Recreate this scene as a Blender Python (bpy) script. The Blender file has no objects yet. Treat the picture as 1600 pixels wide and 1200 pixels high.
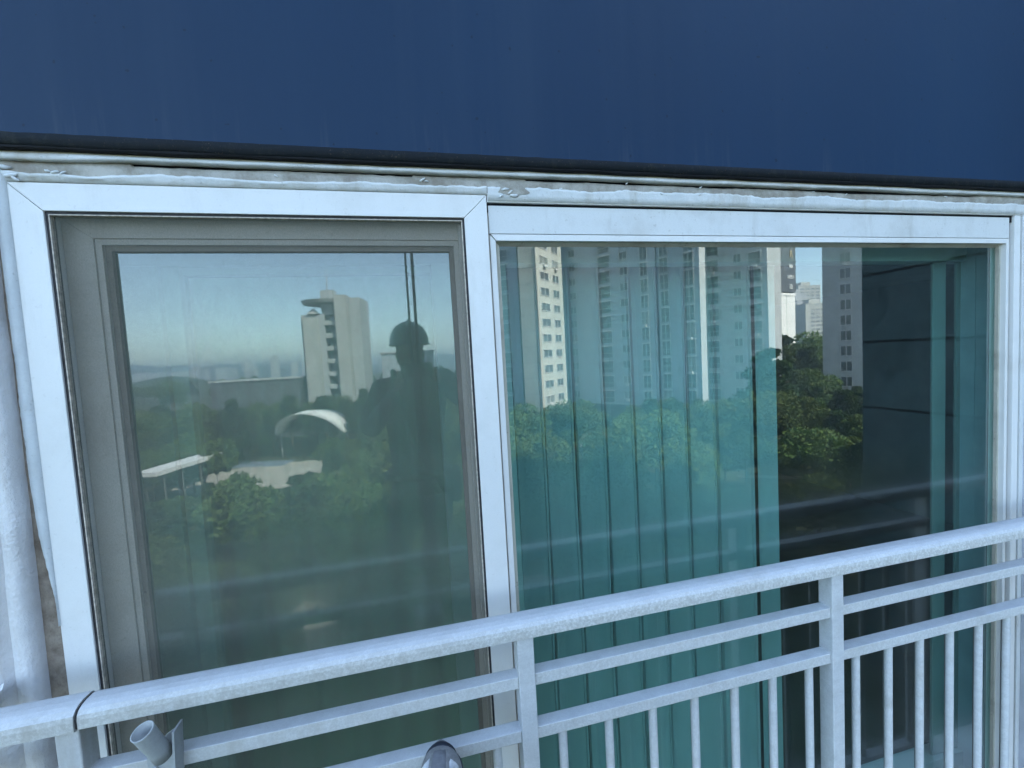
import bpy, bmesh, math, random
import numpy as np
from mathutils import Vector, Matrix, noise
random.seed(7)
rng = np.random.default_rng(7)
scene = bpy.context.scene
COL = scene.collection
R = math.radians

# ------------------------------------------------------------------ camera
CAM = Vector((0.0, -1.15, 0.0))
cam_data = bpy.data.cameras.new("camera")
cam = bpy.data.objects.new("camera", cam_data)
COL.objects.link(cam)
scene.camera = cam
YAW, PITCH, ROLL = R(12.406), R(3.376), R(-3.210)
fwd = Vector((math.sin(YAW) * math.cos(PITCH), math.cos(YAW) * math.cos(PITCH), -math.sin(PITCH)))
rt0 = Vector((math.cos(YAW), -math.sin(YAW), 0))
up0 = rt0.cross(fwd)
rt = math.cos(ROLL) * rt0 + math.sin(ROLL) * up0
up = -math.sin(ROLL) * rt0 + math.cos(ROLL) * up0
M = Matrix((rt, up, -fwd)).transposed().to_4x4()
M.translation = CAM
cam.matrix_world = M
cam_data.sensor_width = 36.0
cam_data.lens = 663.0 / 1600.0 * 36.0
cam_data.clip_start = 0.01
cam_data.clip_end = 6000

# ------------------------------------------------------------------ sky, sun, exposure
SUN_DIR = Vector((0.55, 0.83, 1.05)).normalized()       # towards the sun, behind the building
world = bpy.data.worlds.new("World")
scene.world = world
world.use_nodes = True
wn = world.node_tree
wn.nodes.clear()
sky = wn.nodes.new("ShaderNodeTexSky")
sky.sky_type = 'NISHITA'
sky.sun_disc = False
sky.sun_elevation = math.asin(SUN_DIR.z)
sky.sun_rotation = math.atan2(SUN_DIR.x, SUN_DIR.y)
sky.altitude = 50
sky.air_density = 0.8
sky.dust_density = 0.7
sky.ozone_density = 1.6
bg = wn.nodes.new("ShaderNodeBackground")
bg.inputs[1].default_value = 0.15
wo = wn.nodes.new("ShaderNodeOutputWorld")
wb = wn.nodes.new("ShaderNodeMix"); wb.data_type = 'RGBA'; wb.blend_type = 'MULTIPLY'
wb.inputs[0].default_value = 1.0; wb.inputs[7].default_value = (1.07, 1.03, 0.92, 1.0)    # the camera's daylight white balance
wn.links.new(sky.outputs[0], wb.inputs[6])
wn.links.new(wb.outputs[2], bg.inputs[0])
wn.links.new(bg.outputs[0], wo.inputs[0])
sun_data = bpy.data.lights.new("sun", 'SUN')
sun_data.energy = 3.2
sun_data.angle = R(0.5)
sun_data.color = (1.0, 0.95, 0.87)
sun = bpy.data.objects.new("sun", sun_data)
COL.objects.link(sun)
sun.rotation_euler = SUN_DIR.to_track_quat('Z', 'Y').to_euler()
vs = scene.view_settings
vs.view_transform = 'Standard'
vs.look = 'None'
vs.gamma = 1.0
vs.use_curve_mapping = False
vs.exposure = 2.72
scene.render.engine = 'CYCLES'
scene.cycles.max_bounces = 14
scene.cycles.transparent_max_bounces = 24
scene.cycles.transmission_bounces = 8
scene.cycles.glossy_bounces = 6
scene.cycles.diffuse_bounces = 4
scene.cycles.sample_clamp_indirect = 8
scene.cycles.use_denoising = True
scene.cycles.caustics_reflective = False

# ------------------------------------------------------------------ helpers
def tag(o, label=None, cat=None, group=None, kind=None):
    if label: o['label'] = label
    if cat: o['category'] = cat
    if group: o['group'] = group
    if kind: o['kind'] = kind
    return o

def empty(name, loc=(0, 0, 0), rz=0.0, label=None, cat=None, group=None, kind=None):
    o = bpy.data.objects.new(name, None)
    COL.objects.link(o)
    o.location = loc
    o.rotation_euler = (0, 0, rz)
    o.empty_display_size = 0.1
    return tag(o, label, cat, group, kind)

def link(name, me, mats=None, parent=None, smooth=False):
    o = bpy.data.objects.new(name, me)
    COL.objects.link(o)
    if mats is not None and len(me.materials) == 0:
        for m in (mats if isinstance(mats, (list, tuple)) else [mats]):
            me.materials.append(m)
    if parent: o.parent = parent
    if smooth:
        for p in me.polygons: p.use_smooth = True
    return o

def bm_box(bm, x0, x1, y0, y1, z0, z1, mi=0):
    vs_ = [bm.verts.new(c) for c in ((x0,y0,z0),(x1,y0,z0),(x1,y1,z0),(x0,y1,z0),(x0,y0,z1),(x1,y0,z1),(x1,y1,z1),(x0,y1,z1))]
    fs = []
    for f in ((0,3,2,1),(4,5,6,7),(0,1,5,4),(1,2,6,5),(2,3,7,6),(3,0,4,7)):
        fc = bm.faces.new([vs_[i] for i in f]); fc.material_index = mi; fs.append(fc)
    return vs_, fs

def bm_mesh(bm, name):
    bmesh.ops.recalc_face_normals(bm, faces=bm.faces[:])
    me = bpy.data.meshes.new(name)
    bm.to_mesh(me); bm.free()
    return me

def box(name, x0, x1, y0, y1, z0, z1, mat, parent=None, bevel=0.0, seg=2):
    bm = bmesh.new()
    bm_box(bm, x0, x1, y0, y1, z0, z1)
    if bevel > 0:
        bmesh.ops.bevel(bm, geom=bm.edges[:], offset=bevel, segments=seg, profile=0.5, affect='EDGES')
    me = bm_mesh(bm, name)
    return link(name, me, mat, parent, smooth=False)

def prism(name, pts, y0, y1, mat, parent=None, bevel=0.0, axis='Y'):
    """outline pts in (x,z), extruded from y0 to y1"""
    bm = bmesh.new()
    a = [bm.verts.new((p[0], y0, p[1])) for p in pts]
    b = [bm.verts.new((p[0], y1, p[1])) for p in pts]
    bm.faces.new(a); bm.faces.new(b[::-1])
    n = len(pts)
    for i in range(n):
        bm.faces.new((a[i], b[i], b[(i+1) % n], a[(i+1) % n]))
    if bevel > 0:
        bmesh.ops.bevel(bm, geom=bm.edges[:], offset=bevel, segments=2, profile=0.5, affect='EDGES')
    return link(name, bm_mesh(bm, name), mat, parent)

def loft(name, rings, mat, parent=None, closed=False, caps=False, smooth=True):
    bm = bmesh.new()
    vr = [[bm.verts.new(p) for p in r] for r in rings]
    m = len(rings[0])
    for i in range(len(vr) - 1):
        for j in range(m if closed else m - 1):
            k = (j + 1) % m
            bm.faces.new((vr[i][j], vr[i+1][j], vr[i+1][k], vr[i][k]))
    if caps:
        bm.faces.new(vr[0]); bm.faces.new(vr[-1][::-1])
    me = bm_mesh(bm, name)
    return link(name, me, mat, parent, smooth=smooth)

def tube(name, pts, rad, mat, parent=None, n=10, caps=True):
    rings = []
    pts = [Vector(p) for p in pts]
    for i, p in enumerate(pts):
        d = (pts[min(i+1, len(pts)-1)] - pts[max(i-1, 0)]).normalized()
        a = Vector((0, 0, 1)) if abs(d.z) < 0.9 else Vector((1, 0, 0))
        u = d.cross(a).normalized(); v = d.cross(u).normalized()
        r = rad[i] if isinstance(rad, (list, tuple)) else rad
        rings.append([p + r * (math.cos(t) * u + math.sin(t) * v) for t in [2 * math.pi * k / n for k in range(n)]])
    return loft(name, rings, mat, parent, closed=True, caps=caps)

def nz(x, y=0.0, z=0.0):
    return noise.noise(Vector((x, y, z)))

# ------------------------------------------------------------------ materials
class NT:
    def __init__(s, name):
        s.m = bpy.data.materials.new(name); s.m.use_nodes = True
        s.t = s.m.node_tree; s.t.nodes.clear()
        s.out = s.n("ShaderNodeOutputMaterial")
    def n(s, typ, **kw):
        nd = s.t.nodes.new(typ)
        for k, v in kw.items(): setattr(nd, k, v)
        return nd
    def l(s, a, b): s.t.links.new(a, b)
    def coord(s, scale=(1, 1, 1), kind='Object'):
        c = s.n("ShaderNodeTexCoord"); mp = s.n("ShaderNodeMapping")
        mp.inputs['Scale'].default_value = scale
        s.l(c.outputs[kind], mp.inputs['Vector'])
        return mp.outputs[0]
    def noise(s, scale, detail=4, rough=0.6, vec=None, lo=0.35, hi=0.65):
        t = s.n("ShaderNodeTexNoise"); t.inputs['Scale'].default_value = scale
        t.inputs['Detail'].default_value = detail; t.inputs['Roughness'].default_value = rough
        if vec is not None: s.l(vec, t.inputs['Vector'])
        mr = s.n("ShaderNodeMapRange"); mr.inputs[1].default_value = lo; mr.inputs[2].default_value = hi
        s.l(t.outputs[0], mr.inputs[0])
        return mr.outputs[0]
    def math(s, op, a, b=None, clamp=False):
        nd = s.n("ShaderNodeMath", operation=op, use_clamp=clamp)
        for i, v in enumerate((a, b)):
            if v is None: continue
            if isinstance(v, (int, float)): nd.inputs[i].default_value = v
            else: s.l(v, nd.inputs[i])
        return nd.outputs[0]
    def mix(s, fac, a, b):
        nd = s.n("ShaderNodeMix", data_type='RGBA')
        for i, v in ((0, fac), (6, a), (7, b)):
            if isinstance(v, (int, float)): nd.inputs[i].default_value = v
            elif isinstance(v, tuple): nd.inputs[i].default_value = (*v, 1.0)
            else: s.l(v, nd.inputs[i])
        return nd.outputs[2]
    def sep(s, vec):
        nd = s.n("ShaderNodeSeparateXYZ"); s.l(vec, nd.inputs[0]); return nd.outputs
    def ramp(s, v, lo, hi):
        mr = s.n("ShaderNodeMapRange"); mr.interpolation_type = 'SMOOTHSTEP'
        mr.inputs[1].default_value = lo; mr.inputs[2].default_value = hi
        s.l(v, mr.inputs[0]); return mr.outputs[0]
    def principled(s, col, rough=0.5, spec=0.5, metallic=0.0, bump=None, bstr=0.3, bdist=0.001, coat=0.0, coat_rough=0.2):
        p = s.n("ShaderNodeBsdfPrincipled")
        if isinstance(col, tuple): p.inputs['Base Color'].default_value = (*col, 1)
        else: s.l(col, p.inputs['Base Color'])
        if isinstance(rough, (int, float)): p.inputs['Roughness'].default_value = rough
        else: s.l(rough, p.inputs['Roughness'])
        p.inputs['Specular IOR Level'].default_value = spec
        p.inputs['Metallic'].default_value = metallic
        p.inputs['Coat Weight'].default_value = coat
        p.inputs['Coat Roughness'].default_value = coat_rough
        if bump is not None:
            b = s.n("ShaderNodeBump"); b.inputs['Strength'].default_value = bstr
            b.inputs['Distance'].default_value = bdist
            s.l(bump, b.inputs['Height']); s.l(b.outputs[0], p.inputs['Normal'])
        s.l(p.outputs[0], s.out.inputs[0])
        return p

def plain(name, col, rough=0.6, var=0.12, scale=8.0, bump=0.0, spec=0.4, metallic=0.0):
    m = NT(name); v = m.coord()
    n1 = m.noise(scale, vec=v)
    dark = tuple(c * (1 - var) for c in col); light = tuple(min(1, c * (1 + var)) for c in col)
    c = m.mix(n1, dark, light)
    m.principled(c, rough, spec, metallic, bump=n1 if bump else None, bstr=bump, bdist=0.002)
    return m.m

def mat_frame(name, base=(0.80, 0.80, 0.79), grime=(0.42, 0.38, 0.31), amt=0.5, rough=0.38, dust=0.0):
    m = NT(name); v = m.coord()
    fine = m.noise(220, 3, vec=v, lo=0.3, hi=0.7)
    big = m.noise(5, 5, 0.65, vec=v, lo=0.50, hi=0.78)
    st = m.noise(11, 6, 0.7, vec=m.coord((1, 1, 0.22)), lo=0.56, hi=0.8)
    spk = m.noise(90, 2, vec=v, lo=0.66, hi=0.74)
    f = m.math('MULTIPLY', m.math('ADD', m.math('MULTIPLY', big, 0.5), m.math('MULTIPLY', st, 0.6)), amt, True)
    f = m.math('ADD', f, m.math('MULTIPLY', spk, 0.35 * amt), True)
    c = m.mix(f, base, grime)
    c = m.mix(m.math('MULTIPLY', fine, 0.10 + dust), c, tuple(x * 0.72 for x in base))
    m.principled(c, m.math('ADD', m.math('MULTIPLY', f, 0.3), rough), 0.45, bump=fine, bstr=0.06, bdist=0.0006)
    return m.m

MF = mat_frame("white_frame_paint", (0.82, 0.80, 0.765), amt=0.42)
MF_DIRTY = mat_frame("dusty_frame_paint", (0.74, 0.74, 0.72), (0.34, 0.30, 0.24), 0.8, 0.5, 0.1)
MF_INNER = mat_frame("grey_recess_frame", (0.56, 0.49, 0.41), (0.28, 0.22, 0.16), 0.7, 0.55, 0.15)
M_BEAD = mat_frame("stained_glazing_sealant", (0.52, 0.49, 0.40), (0.16, 0.13, 0.10), 1.6, 0.7, 0.2)
M_BEAD_BROWN = mat_frame("brown_stained_sealant", (0.25, 0.20, 0.16), (0.10, 0.07, 0.05), 1.4, 0.8, 0.2)
M_GASKET = plain("dark_gasket", (0.035, 0.032, 0.034), 0.7, 0.4, 60)
M_GAP = plain("dark_gap", (0.004, 0.0045, 0.007), 0.8, 0.3, 60)
M_SPLINE = plain("pale_spline", (0.55, 0.48, 0.40), 0.6, 0.3, 80)

def mat_rail(name, front_dirt=0.6):
    m = NT(name); v = m.coord()
    s1 = m.noise(150, 5, 0.75, vec=v, lo=0.42, hi=0.60)
    s2 = m.noise(24, 5, 0.7, vec=m.coord((0.6, 1, 1.6)), lo=0.36, hi=0.62)
    s3 = m.noise(420, 2, 0.6, vec=v, lo=0.4, hi=0.62)
    blob = m.noise(70, 3, 0.6, vec=m.coord((1, 1, 0.5)), lo=0.50, hi=0.60)
    g = m.n("ShaderNodeNewGeometry")
    sz = m.sep(g.outputs['Normal'])
    side = m.math('SUBTRACT', 1.0, m.ramp(sz[2], 0.25, 0.95))       # chalking sits on the vertical faces
    base = m.mix(s2, (0.60, 0.61, 0.63), (0.70, 0.71, 0.73))
    chalk = m.mix(s1, (0.58, 0.57, 0.54), (0.77, 0.765, 0.74))
    chalk = m.mix(m.math('MULTIPLY', blob, 0.28), chalk, (0.44, 0.42, 0.38))
    c = m.mix(m.math('MULTIPLY', m.math('ADD', m.math('MULTIPLY', side, 0.75), 0.15), front_dirt, True), base, chalk)
    c = m.mix(m.math('MULTIPLY', s3, 0.16), c, (0.30, 0.30, 0.30))
    r = m.math('ADD', m.math('MULTIPLY', side, 0.2), 0.42)
    back = m.ramp(sz[1], 0.15, 0.6)                                  # shade painted into the colour of faces turned to the glass
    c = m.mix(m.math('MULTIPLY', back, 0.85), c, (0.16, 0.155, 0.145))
    gx = m.sep(m.coord())[0]
    old = m.math('SUBTRACT', 1.0, m.ramp(gx, -0.75, 0.45))            # the left end is older and beiger
    drip = m.noise(30, 4, 0.6, vec=m.coord((1, 1, 0.15)), lo=0.35, hi=0.75)
    c = m.mix(m.math('MULTIPLY', m.math('MULTIPLY', old, m.math('ADD', 0.35, m.math('MULTIPLY', drip, 0.65))), m.math('ADD', 0.25, m.math('MULTIPLY', side, 0.45))), c, (0.36, 0.325, 0.27))
    scuff = m.noise(3.2, 6, 0.75, vec=m.coord((0.5, 1, 1)), lo=0.56, hi=0.70)
    c = m.mix(m.math('MULTIPLY', scuff, 0.38), c, (0.38, 0.34, 0.28))
    m.principled(c, r, 0.5, bump=s1, bstr=0.25, bdist=0.0008)
    return m.m
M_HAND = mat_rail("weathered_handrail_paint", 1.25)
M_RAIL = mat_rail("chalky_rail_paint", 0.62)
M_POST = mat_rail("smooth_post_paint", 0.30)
M_GALV = mat_frame("dull_galvanised_steel", (0.42, 0.43, 0.42), (0.22, 0.21, 0.19), 0.9, 0.55, 0.3)

def mat_blue():
    m = NT("blue_wall_paint"); v = m.coord()
    big = m.noise(0.9, 3, 0.5, vec=m.coord((1, 1, 0.45)), lo=0.3, hi=0.7)
    fine = m.noise(160, 3, vec=v)
    orange = m.noise(40, 3, vec=v)
    c = m.mix(big, (0.0045, 0.0250, 0.064), (0.0090, 0.0360, 0.085))
    streak = m.noise(14, 5, 0.7, vec=m.coord((1, 1, 0.06)), lo=0.56, hi=0.85)
    geo = m.sep(m.coord())
    low = m.math('SUBTRACT', 1.0, m.ramp(geo[2], 0.53, 0.66))
    c = m.mix(m.math('MULTIPLY', m.math('MULTIPLY', streak, low), 0.45), c, (0.10, 0.11, 0.12))
    run = m.noise(5, 4, 0.7, vec=m.coord((1, 1, 0.03)), lo=0.50, hi=0.85)
    c = m.mix(m.math('MULTIPLY', run, 0.35), c, (0.030, 0.055, 0.095))
    spk = m.noise(60, 1, 0.3, vec=v, lo=0.775, hi=0.785)
    c = m.mix(m.math('MULTIPLY', spk, 0.5), c, (0.004, 0.008, 0.015))
    m.principled(c, m.math('ADD', m.math('MULTIPLY', big, 0.1), 0.46), 0.22, bump=orange, bstr=0.08, bdist=0.0015)
    return m.m
M_BLUE = mat_blue()

def mat_strip():
    m = NT("black_waterproof_strip"); v = m.coord()
    moss = m.noise(34, 6, 0.8, vec=m.coord((1, 1, 0.6)), lo=0.52, hi=0.72)
    spk = m.noise(210, 2, 0.6, vec=v, lo=0.66, hi=0.72)
    c = m.mix(m.math('MULTIPLY', moss, 0.75), (0.002, 0.005, 0.008), (0.020, 0.023, 0.018))
    c = m.mix(m.math('MULTIPLY', spk, 0.4), c, (0.12, 0.09, 0.05))
    m.principled(c, 0.75, 0.3, bump=moss, bstr=0.4, bdist=0.002)
    return m.m
M_STRIP = mat_strip()

def mat_seal(name, a, b, stain, amt):
    m = NT(name); v = m.coord()
    n1 = m.noise(16, 6, 0.7, vec=v, lo=0.38, hi=0.66)
    n2 = m.noise(7, 5, 0.7, vec=m.coord((1, 1, 0.4)), lo=0.52, hi=0.75)
    n3 = m.noise(120, 3, 0.6, vec=v, lo=0.62, hi=0.75)
    c = m.mix(n1, a, b)
    c = m.mix(m.math('MULTIPLY', n2, amt), c, stain)
    c = m.mix(m.math('MULTIPLY', n3, 0.35), c, tuple(x * 0.4 for x in stain))
    m.principled(c, 0.55, 0.4, bump=n1, bstr=0.35, bdist=0.003)
    return m.m
M_SEAL_W = mat_seal("white_sealant", (0.70, 0.71, 0.70), (0.80, 0.80, 0.79), (0.44, 0.39, 0.30), 0.75)
M_SEAL_B = mat_seal("beige_sealant", (0.58, 0.54, 0.42), (0.68, 0.64, 0.52), (0.42, 0.38, 0.30), 0.5)
M_SEAL_G = mat_seal("grey_grimy_sealant", (0.30, 0.27, 0.22), (0.52, 0.49, 0.44), (0.20, 0.15, 0.11), 0.8)
M_BROWN = mat_seal("brown_stained_joint", (0.16, 0.12, 0.09), (0.36, 0.30, 0.24), (0.10, 0.07, 0.055), 0.8)
def mat_render_white():
    m = NT("white_wall_coating"); v = m.coord()
    n1 = m.noise(45, 5, 0.7, vec=v); n2 = m.noise(6, 5, 0.7, vec=v, lo=0.45, hi=0.8)
    n3 = m.noise(260, 2, 0.5, vec=v, lo=0.72, hi=0.76)
    c = m.mix(n2, (0.74, 0.72, 0.71), (0.58, 0.55, 0.53))
    c = m.mix(m.math('MULTIPLY', n3, 0.5), c, (0.2, 0.2, 0.2))
    ru = m.noise(26, 5, 0.7, vec=m.coord((1, 1, 0.05)), lo=0.52, hi=0.80)
    c = m.mix(m.math('MULTIPLY', ru, 0.45), c, (0.40, 0.31, 0.23))
    m.principled(c, 0.6, 0.35, bump=n1, bstr=0.6, bdist=0.003)
    return m.m
M_RENDER = mat_render_white()

def mat_glass(name, tint, refl, rough=0.0, wave=0.0, film=0.0, smear=None):
    m = NT(name)
    lw = m.n("ShaderNodeLayerWeight"); lw.inputs[0].default_value = 0.5
    f = m.math('POWER', lw.outputs['Facing'], 5.0)
    f = m.math('ADD', m.math('MULTIPLY', f, 1 - refl), refl, True)
    gl = m.n("ShaderNodeBsdfGlossy"); gl.inputs['Roughness'].default_value = rough
    gl.inputs['Color'].default_value = (0.93, 1.0, 0.97, 1)
    glo = gl.outputs[0]
    if smear:                                             # dust film on the lower part of the pane: half of its mirror image goes soft
        zz = m.sep(m.coord())[2]
        low = m.math('SUBTRACT', 1.0, m.ramp(zz, smear[1], smear[0]))
        pat = m.noise(4.0, 4, 0.6, vec=m.coord((0.5, 1, 1)), lo=0.2, hi=0.8)
        g2 = m.n("ShaderNodeBsdfGlossy"); g2.inputs['Roughness'].default_value = smear[2]
        g2.inputs['Color'].default_value = (0.93, 1.0, 0.97, 1)
        gm = m.n("ShaderNodeMixShader")
        m.l(m.math('MULTIPLY', low, m.math('ADD', 0.56, m.math('MULTIPLY', pat, 0.30))), gm.inputs[0])
        m.l(gl.outputs[0], gm.inputs[1]); m.l(g2.outputs[0], gm.inputs[2]); glo = gm.outputs[0]
    tr = m.n("ShaderNodeBsdfTransparent"); tr.inputs[0].default_value = (*tint, 1)
    mx = m.n("ShaderNodeMixShader"); m.l(f, mx.inputs[0]); m.l(tr.outputs[0], mx.inputs[1]); m.l(glo, mx.inputs[2])
    if wave > 0:
        t = m.noise(1.6, 2, 0.4, vec=m.coord((1.0, 1, 0.5)), lo=0.0, hi=1.0)
        b = m.n("ShaderNodeBump"); b.inputs['Strength'].default_value = 1.0; b.inputs['Distance'].default_value = wave
        m.l(t, b.inputs['Height']); m.l(b.outputs[0], gl.inputs['Normal'])
    res = mx.outputs[0]
    if film > 0:                                          # a thin film of dust and dried drops
        d = m.n("ShaderNodeBsdfDiffuse"); d.inputs[0].default_value = (0.42, 0.45, 0.42, 1)
        dn = m.noise(9, 6, 0.75, vec=m.coord((1, 1, 0.35)), lo=0.25, hi=0.8)
        dd = m.noise(160, 2, 0.5, vec=m.coord(), lo=0.72, hi=0.76)
        ff = m.math('ADD', m.math('MULTIPLY', dn, film), m.math('MULTIPLY', dd, film * 0.9), True)
        m2 = m.n("ShaderNodeMixShader"); m.l(ff, m2.inputs[0]); m.l(res, m2.inputs[1]); m.l(d.outputs[0], m2.inputs[2])
        res = m2.outputs[0]
    m.l(res, m.out.inputs[0])
    return m.m
def mat_clear(name, tint):
    m = NT(name); tr = m.n("ShaderNodeBsdfTransparent"); tr.inputs[0].default_value = (*tint, 1)
    m.l(tr.outputs[0], m.out.inputs[0]); return m.m
G_RIGHT = mat_glass("green_reflective_glass", (0.52, 0.78, 0.75), 0.185, 0.0, 0.0005, 0.045, (-0.34, -0.50, 0.20))
G_LEFT = mat_glass("green_glass_behind_screen", (0.50, 0.77, 0.67), 0.28, 0.012, 0.0012, 0.05, (-0.38, -0.56, 0.17))
G_INNER = mat_glass("inner_glass", (0.86, 0.93, 0.91), 0.07, 0.0, 0.0006)
G_BACK = mat_clear("glass_back_face", (0.97, 1.0, 0.99))

def mat_screen():
    m = NT("insect_screen_mesh"); v = m.coord()
    tr = m.n("ShaderNodeBsdfTransparent"); tr.inputs[0].default_value = (1, 1, 1, 1)
    d = m.n("ShaderNodeBsdfDiffuse")
    n1 = m.noise(700, 2, 0.8, vec=m.coord((1, 1, 0.4)), lo=0.3, hi=0.7)
    n2 = m.noise(5, 4, 0.6, vec=m.coord((0.5, 1, 1.2)), lo=0.3, hi=0.7)
    c = m.mix(n2, (0.150, 0.158, 0.132), (0.205, 0.212, 0.178))
    m.l(c, d.inputs[0])
    f = m.math('ADD', 0.34, m.math('MULTIPLY', n1, 0.12))
    f = m.math('ADD', f, m.math('MULTIPLY', n2, 0.04))
    mx = m.n("ShaderNodeMixShader"); m.l(f, mx.inputs[0]); m.l(tr.outputs[0], mx.inputs[1]); m.l(d.outputs[0], mx.inputs[2])
    m.l(mx.outputs[0], m.out.inputs[0])
    return m.m
M_SCREEN = mat_screen()

# ------------------------------------------------------------------ ground and far setting
GZ = -14.0
def mat_ground():
    m = NT("park_ground"); v = m.coord()
    a = m.noise(0.05, 5, 0.6, vec=v); b = m.noise(0.9, 5, 0.7, vec=v)
    c = m.mix(a, (0.035, 0.052, 0.020), (0.060, 0.072, 0.030))
    c = m.mix(m.math('MULTIPLY', b, 0.6), c, (0.085, 0.078, 0.050))
    m.principled(c, 0.9, 0.2); return m.m
def sheet(name, pts, z, mat, kind='structure'):
    bm = bmesh.new(); bm.faces.new([bm.verts.new((p[0], p[1], z)) for p in pts])
    o = link(name, bm_mesh(bm, name), mat); o['kind'] = kind; return o
sheet("ground", [(-3000, -3200), (3000, -3200), (3000, 400), (-3000, 400)], GZ, mat_ground())
M_PAVE = plain("pale_paving", (0.46, 0.43, 0.38), 0.8, 0.18, 0.6)
M_PAVE2 = plain("warm_paving", (0.50, 0.42, 0.35), 0.85, 0.2, 1.2)
M_ASPH = plain("asphalt", (0.06, 0.06, 0.062), 0.85, 0.2, 1.0)
M_COURT = plain("court_blue", (0.20, 0.25, 0.32), 0.7, 0.1, 1.0)
def disc(cx, cy, rx, ry, n=28, rot=0.0, jag=0.08):
    o = []
    for i in range(n):
        t = 2 * math.pi * i / n; r = 1 + jag * nz(cx + 2 * math.cos(t), cy + 2 * math.sin(t))
        x, y = rx * r * math.cos(t), ry * r * math.sin(t)
        o.append((cx + x * math.cos(rot) - y * math.sin(rot), cy + x * math.sin(rot) + y * math.cos(rot)))
    return o
def rect(cx, cy, w, d, rot=0.0):
    return [(cx + a * w / 2 * math.cos(rot) - b * d / 2 * math.sin(rot), cy + a * w / 2 * math.sin(rot) + b * d / 2 * math.cos(rot)) for a, b in ((-1, -1), (1, -1), (1, 1), (-1, 1))]
sheet("plaza", disc(-20, -62, 12, 8), GZ + .006, M_PAVE)
sheet("sports_court", rect(-26, -71, 12, 4, 0.25), GZ + .012, M_COURT)
sheet("court_apron", rect(-6.2, -22.5, 6, 5.0, 0.5), GZ + .006, M_PAVE)
sheet("terrace", rect(-12.5, -26.5, 4, 3, 0.2), GZ + .006, M_PAVE2)
sheet("playground", disc(-3, -30.5, 3.2, 3.2, rot=.4), GZ + .006, M_PAVE2)
sheet("path", rect(-3.4, -20.5, 1.6, 7, -0.7), GZ + .010, M_PAVE)
sheet("entrance_paving", rect(6.8, -23.5, 5.5, 2.2, 0.12), GZ + .006, M_PAVE)
sheet("forecourt", disc(33.5, -28.5, 1.6, 0.9, rot=.3), GZ + .006, M_PAVE2)
sheet("walkway", rect(36, -36, 7, 1.2, 0.5), GZ + .010, M_PAVE2)
sheet("road", [(-300, -118), (300, -96), (300, -105), (-300, -127)], GZ + .006, M_ASPH)
sheet("car_park", rect(31, -52, 30, 12, 0.6), GZ + .008, M_ASPH)

M_HILL = plain("wooded_hill", (0.045, 0.070, 0.040), 0.95, 0.3, 0.02)
def hill(cx, cy, w, d, h, seed):
    nx, ny = 60, 12
    rings = []
    for i in range(nx + 1):
        x = cx - w / 2 + w * i / nx; r = []
        for j in range(ny + 1):
            y = cy - d / 2 + d * j / ny
            e = math.sin(math.pi * i / nx) ** 0.6 * math.sin(math.pi * j / ny)
            r.append((x, y, GZ - 0.5 + h * e * (0.72 + 0.5 * nz(x / (w / 9), y / 300, seed) + 0.12 * nz(x / 30, y / 30, seed))))
        rings.append(r)
    o = loft("hill", rings, M_HILL); o['kind'] = 'structure'; return o
hill(-760, -1900, 1500, 600, 70, 1)
hill(500, -1700, 1400, 500, 70, 4)
hill(-1500, -2300, 1600, 500, 95, 8)
hill(-260, -430, 420, 120, 17, 5)

# ------------------------------------------------------------------ our building
bld = empty("apartment_building", (0, 0, GZ), 0, "deep blue and white apartment block whose wall holds the large window", "building")
BZ = -GZ
def bp(name, x0, x1, y0, y1, z0, z1, mat, parent=bld):
    o = box(name, x0, x1, y0, y1, z0, z1, mat, None)
    return o
def put(o, parent):          # parent while keeping the placed coordinates
    o.parent = parent
    o.matrix_parent_inverse = Matrix.Translation(-Vector(parent.location)) if parent.rotation_euler.z == 0 else parent.matrix_world.inverted()
    return o
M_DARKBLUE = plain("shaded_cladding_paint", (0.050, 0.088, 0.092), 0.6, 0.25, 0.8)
M_DARKIN = plain("unlit_plaster", (0.30, 0.29, 0.27), 0.9, 0.1, 2)
put(bp("upper_wall", -15, 18, -0.030, 0.30, 0.530, 15, M_BLUE), bld)
put(bp("building_body", -15, 18, 0.301, 14, 0.62, 15, M_RENDER), bld)
put(bp("building_body", -15, -1.501, 0.0, 14, -14, 0.529, M_RENDER), bld)
put(bp("building_body", 2.60, 18, 0.0, 0.199, -14, 0.529, M_RENDER), bld)
put(bp("building_body", 5.20, 18, 0.20, 14, -14, 0.529, M_RENDER), bld)
put(bp("building_body", 2.60, 5.199, 0.20, 14, -14, -1.93, M_RENDER), bld)
put(bp("building_body", -1.50, 2.599, 0.0, 14, -14, -1.93, M_RENDER), bld)
# wing at the right, with horizontal joints between its cladding panels
wing = put(bp("wing_wall", 18.03, 28, -12.85, 13.9, -14, 15, M_GAP), bld)
mp = None
for k in range(-5, 5):
    for (ya, yb) in ((-12.83, -9.20), (-9.17, -5.5), (-5.47, -1.8)):
        z0 = -0.1 + 2.68 * k + 0.02
        if mp is None:
            bm = bmesh.new(); bm_box(bm, 0, 0.03, 0, yb - ya, 0, 2.58)
            mp = bm_mesh(bm, "wall_panel")
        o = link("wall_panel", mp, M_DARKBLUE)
        o.location = (17.998, ya, z0)
        if abs((yb - ya) - 3.63) > .05: o.scale = (1, (yb - ya) / 3.63, 1)
        o.parent = wing; o.matrix_parent_inverse = wing.matrix_parent_inverse.copy() if False else Matrix.Identity(4)
        o.location = Vector(o.location) - Vector((0, 0, 0))
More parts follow.
